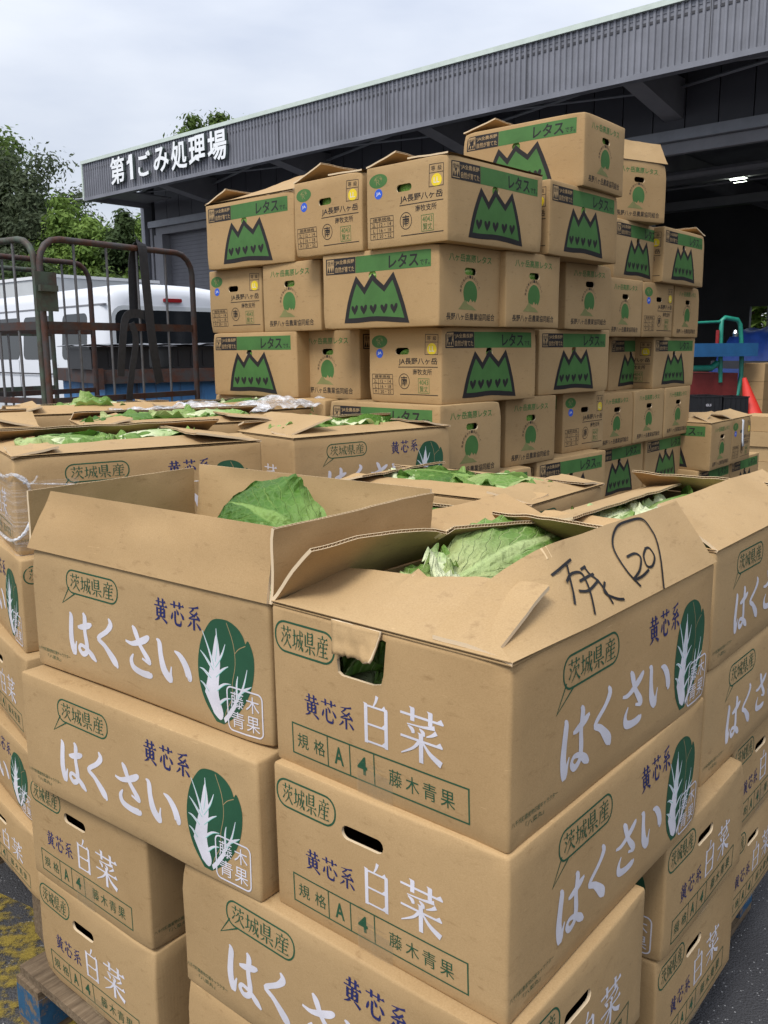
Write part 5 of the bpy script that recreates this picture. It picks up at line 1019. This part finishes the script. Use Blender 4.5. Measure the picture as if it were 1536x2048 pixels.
pallet('weathered wooden pallet with blue painted blocks under the near cabbage cartons', (.158 - .766 * .12 - .643 * .035, 1.0 + .643 * .12 - .766 * .035), 50, 1.19, 1.52)
pallet('wooden pallet under the film wrapped cabbage cartons', (-.89, 2.06), 42, 1.1, 1.1, False)
pallet('wooden pallet under the tall lettuce stack', (.22, 3.30), 47, 1.35, 1.2, False); pallet('wooden pallet under the far lettuce stack', (1.13, 4.57), 50, 1.1, 1.2, False)
# ------------------------------------------------------------------ stretch film on the wrapped pallet
FT = thing('stretch_film', 'clear stretch film wound round the corner of the wrapped cabbage pallet', 'stretch film', (ex, ey, 0), R(eyaw))
def film_sheet(z0, z1, la, lr, nm):
    mb = MB(); nx, nz = 46, 14; vs = []
    for i in range(nx + 1):
        s = -la + (la + lr) * i / nx
        for j in range(nz + 1):
            z = z0 + (z1 - z0) * j / nz; o = .007 + .004 * NZ.noise(V((s * 6, z * 30, 2)))
            vs.append((s, -o, z) if s > 0 else (-o, -s, z))
    mb.add(vs, [(i * (nz + 1) + j, (i + 1) * (nz + 1) + j, (i + 1) * (nz + 1) + j + 1, i * (nz + 1) + j + 1) for i in range(nx) for j in range(nz)]); mb.build(nm, [FILM], FT, smooth=80)
film_sheet(.79, 1.035, .42, .62, 'film_sheet'); film_sheet(1.045, 1.225, .42, .16, 'film_sheet')
MB().tube(smooth_path([(-.012, .42, 1.245), (-.014, .2, 1.238), (-.016, .05, 1.236), (.0, -.012, 1.246), (.03, -.014, 1.225), (.038, -.013, 1.17), (.03, -.013, 1.12), (.006, -.014, 1.085), (-.014, .03, 1.07), (-.014, .2, 1.06)], 5), [.0028 + .0022 * abs(sin(k * 1.7)) for k in range(46)], seg=7).build('twisted_edge', [FILM2], FT, smooth=80)
MB().tube(smooth_path([(.0, -.012, 1.246), (.03, -.02, 1.222), (.045, -.024, 1.226), (.055, -.022, 1.240)], 5), .0028, seg=6).build('twisted_edge', [FILM2], FT, smooth=80)
MB().tube(smooth_path([(.02, -.014, 1.222), (.3, -.015, 1.195), (.62, -.012, 1.185)], 5), .0018, seg=6).build('film_strand', [FILM2], FT, smooth=80)
def crumple(label, pos, rz, a, b, seed, amp):
    mb = MB(); nx, ny = 44, 22; vs = []
    for i in range(nx + 1):
        for j in range(ny + 1):
            x, y = a * (i / nx - .5), b * (j / ny - .5); f = 1 - (2 * j / ny - 1) ** 2; z = amp * f * (.5 + NZ.noise(V((x * 6, y * 6, seed)))) + amp * .6 * abs(NZ.noise(V((x * 19, y * 15, seed))))
            vs.append((x + .02 * NZ.noise(V((y * 9, x * 5, seed))), y, z))
    mb.add(vs, [(i * (ny + 1) + j, (i + 1) * (ny + 1) + j, (i + 1) * (ny + 1) + j + 1, i * (ny + 1) + j + 1) for i in range(nx) for j in range(ny)]); o = mb.build('plastic_film', [FILM2], None, pos, (0, 0, R(rz)), smooth=50); return tag(o, label, 'plastic film', 'crumpled clear film sheets')
crumple('crumpled clear film heaped on the carton before the blue bin', (-.78, 3.55, 1.305), 30, .62, .30, 3, .045)
crumple('crumpled clear film over the carton touching the lettuce stack', (-.42, 3.85, 1.310), 40, .45, .3, 8, .05)
crumple('flat bright film edge along the cartons before the cage', (-1.45, 3.55, 1.312), 28, 1.0, .16, 5, .012)
# ------------------------------------------------------------------ things at the hall mouth
VH = thing('handling_vehicle', 'turquoise framed handling vehicle with a blue tray at the dark hall mouth', 'vehicle', (4.55, 13.6, 0), R(20))
MB().tube([(.78, 0, 1.0), (.74, 0, 1.72), (.74, 0, 1.95), (.80, 0, 1.99), (1.06, .02, 1.96), (1.12, .02, 1.88), (1.18, .02, 1.5), (1.20, .02, 1.1), (1.15, .02, .8), (1.02, .02, .62)], .035, seg=10).build('roll_bar', [TURQ], VH, smooth=60)
MB().tube([(.02, .02, 1.22), (.6, .02, 1.22), (.72, .02, 1.30)], .05, seg=10).build('boom', [TURQ], VH, smooth=60); MB().tube([(.0, 0, 1.9), (.74, 0, 1.93)], .02, seg=8).build('rail', [TURQ], VH, smooth=60)
MB().bbox((.1, -.2, 1.40), (1.30, .25, 1.425)).bbox((.1, -.2, 1.426), (1.30, -.18, 1.60)).bbox((.1, .23, 1.426), (1.30, .25, 1.60)).bbox((.1, -.179, 1.426), (.12, .229, 1.6)).bbox((1.28, -.179, 1.426), (1.3, .229, 1.6)).build('tray', [TRAY], VH)
MB().bbox((.05, .0, .42), (1.12, 1.0, 1.14)).build('engine_cover', [DRED], VH); MB().bbox((-.2, .05, .25), (1.2, .95, .415)).build('chassis', [DARKST], VH)
MB().tube([(.66, -.02, 1.60), (.66, -.02, 1.80)], .028, seg=10).build('marker_light', [REDL], VH); MB().lathe([(0, 0), (.04, 0), (.05, .05), (.03, .10), (0, .11)], seg=12).build('mirror', [CHRM], VH, (1.02, .0, 1.70))
for x, y in ((.0, .05), (1.1, .05), (0, .95), (1.1, .95)): MB().lathe([(0, -.08), (.23, -.08), (.25, 0), (.23, .08), (0, .08)], seg=18, rot=M.Rotation(R(90), 3, 'X')).build('wheel', [RUB], VH, (x, y, .25), smooth=50)
c1 = crate('black crate with a white printed mark under the blue tray', (4.52, 12.6, .58), R(12), (.36, .4, .26)); crate('plain black crate beside the white printed one', (4.90, 12.68, .58), R(12), (.40, .4, .24))
p = Print(); p.text('GLS', 0, 0, 88, 34, WHT, .02); link('printed_lettering', p.mesh('crate_print'), c1, (.10, -.012, .13), (pi / 2, 0, 0))
tag(MB().bbox((4.4, 12.55, 0), (5.45, 13.2, .56)).build('low_table', [DARKST]), 'dark low table carrying two black crates', 'table')
CN = thing('traffic_cone', 'red traffic cone leaning on a red hand cart', 'cone', (5.46, 12.9, .42), 0); CN.rotation_euler = (R(-6), R(-14), 0)
MB().lathe([(.165, .02), (.15, .05), (.03, .70), (.0, .705)], seg=20).build('cone_body', [CONE], CN, smooth=50); MB().bbox((-.20, -.20, 0), (.20, .20, .022)).build('base', [CONE], CN)
HC = thing('hand_cart', 'low red hand cart below the leaning cone', 'cart', (5.25, 12.7, 0), R(15)); MB().bbox((0, 0, .30), (.9, .6, .36)).build('deck', [CONE], HC); MB().tube([(.9, .05, .33), (1.05, .05, .9), (1.05, .55, .9), (.9, .55, .33)], .018, seg=8).build('handle', [CONE], HC, smooth=60)
for x, y in ((.12, .08), (.78, .08), (.12, .52), (.78, .52)): MB().lathe([(0, -.04), (.14, -.04), (.15, 0), (.14, .04), (0, .04)], seg=16, rot=M.Rotation(R(90), 3, 'X')).build('wheel', [RUB], HC, (x, y, .15))
TC = MB().bbox((-.2, -.15, 0), (.2, .15, .13)).mesh('carton_body', [CB])
for k in range(5):
    o = link('produce_carton', TC, None, (3.42 + .015 * ((k * 7) % 3 - 1), 7.9, .28 + .133 * k), (0, 0, R(48 + (k * 5) % 4))); tag(o, ['lowest', 'second lowest', 'middle', 'second highest', 'topmost'][k] + ' flat tan carton of the small pile beyond the low lettuce stack', 'carton', 'flat tan cartons in a pile')
tag(MB().bbox((3.0, 7.6, 0), (3.9, 8.3, .275)).build('platform_trolley', [WHITEP]), 'white platform trolley under the pile of flat cartons', 'trolley')
for k in range(8):
    i, j = k % 2, k // 2; o = link('produce_carton', bpy.data.meshes.get('carton_body_far') or MB().bbox((-.25, -.2, 0), (.25, .2, .28)).mesh('carton_body_far', [CB]), None, (6.05 + .42 * i, 14.3 + .3 * i, .15 + .284 * j), (0, 0, R(46))); tag(o, '%s tan carton in the %s column of the pile inside the hall mouth' % (['bottom', 'second', 'third', 'top'][j], ['cone side', 'tarp side'][i]), 'carton', 'tan cartons inside the hall mouth')
mb = MB(); n = 16; vs = []
for i in range(n + 1):
    for j in range(n + 1):
        x, y = 2 * i / n - 1, 2 * j / n - 1; f = max(0, 1 - max(abs(x), abs(y)) ** 4); vs.append((x * 1.1, y * .7, 1.35 + .62 * f * (.85 + .15 * NZ.noise(V((x * 3, y * 3, 2)))) - .5 * (1 - f)))
mb.add(vs, [(i * (n + 1) + j, (i + 1) * (n + 1) + j, (i + 1) * (n + 1) + j + 1, i * (n + 1) + j + 1) for i in range(n) for j in range(n)]); TPT = thing('tarp_covered_load', 'blue tarp pulled over a tall load inside the hall', 'tarp', (7.1, 16.3, 0), R(40)); mb.build('tarp', [TARP], TPT, smooth=60); MB().bbox((-1.0, -.6, .1), (1.0, .6, 1.3)).build('load', [DARKST], TPT); MB().lathe([(0, 0), (.05, 0), (.03, .03), (0, .035)], seg=12, rot=M.Rotation(R(80), 3, 'X')).build('reflector', [WHITEP], TPT, (-.2, -.72, 1.72))
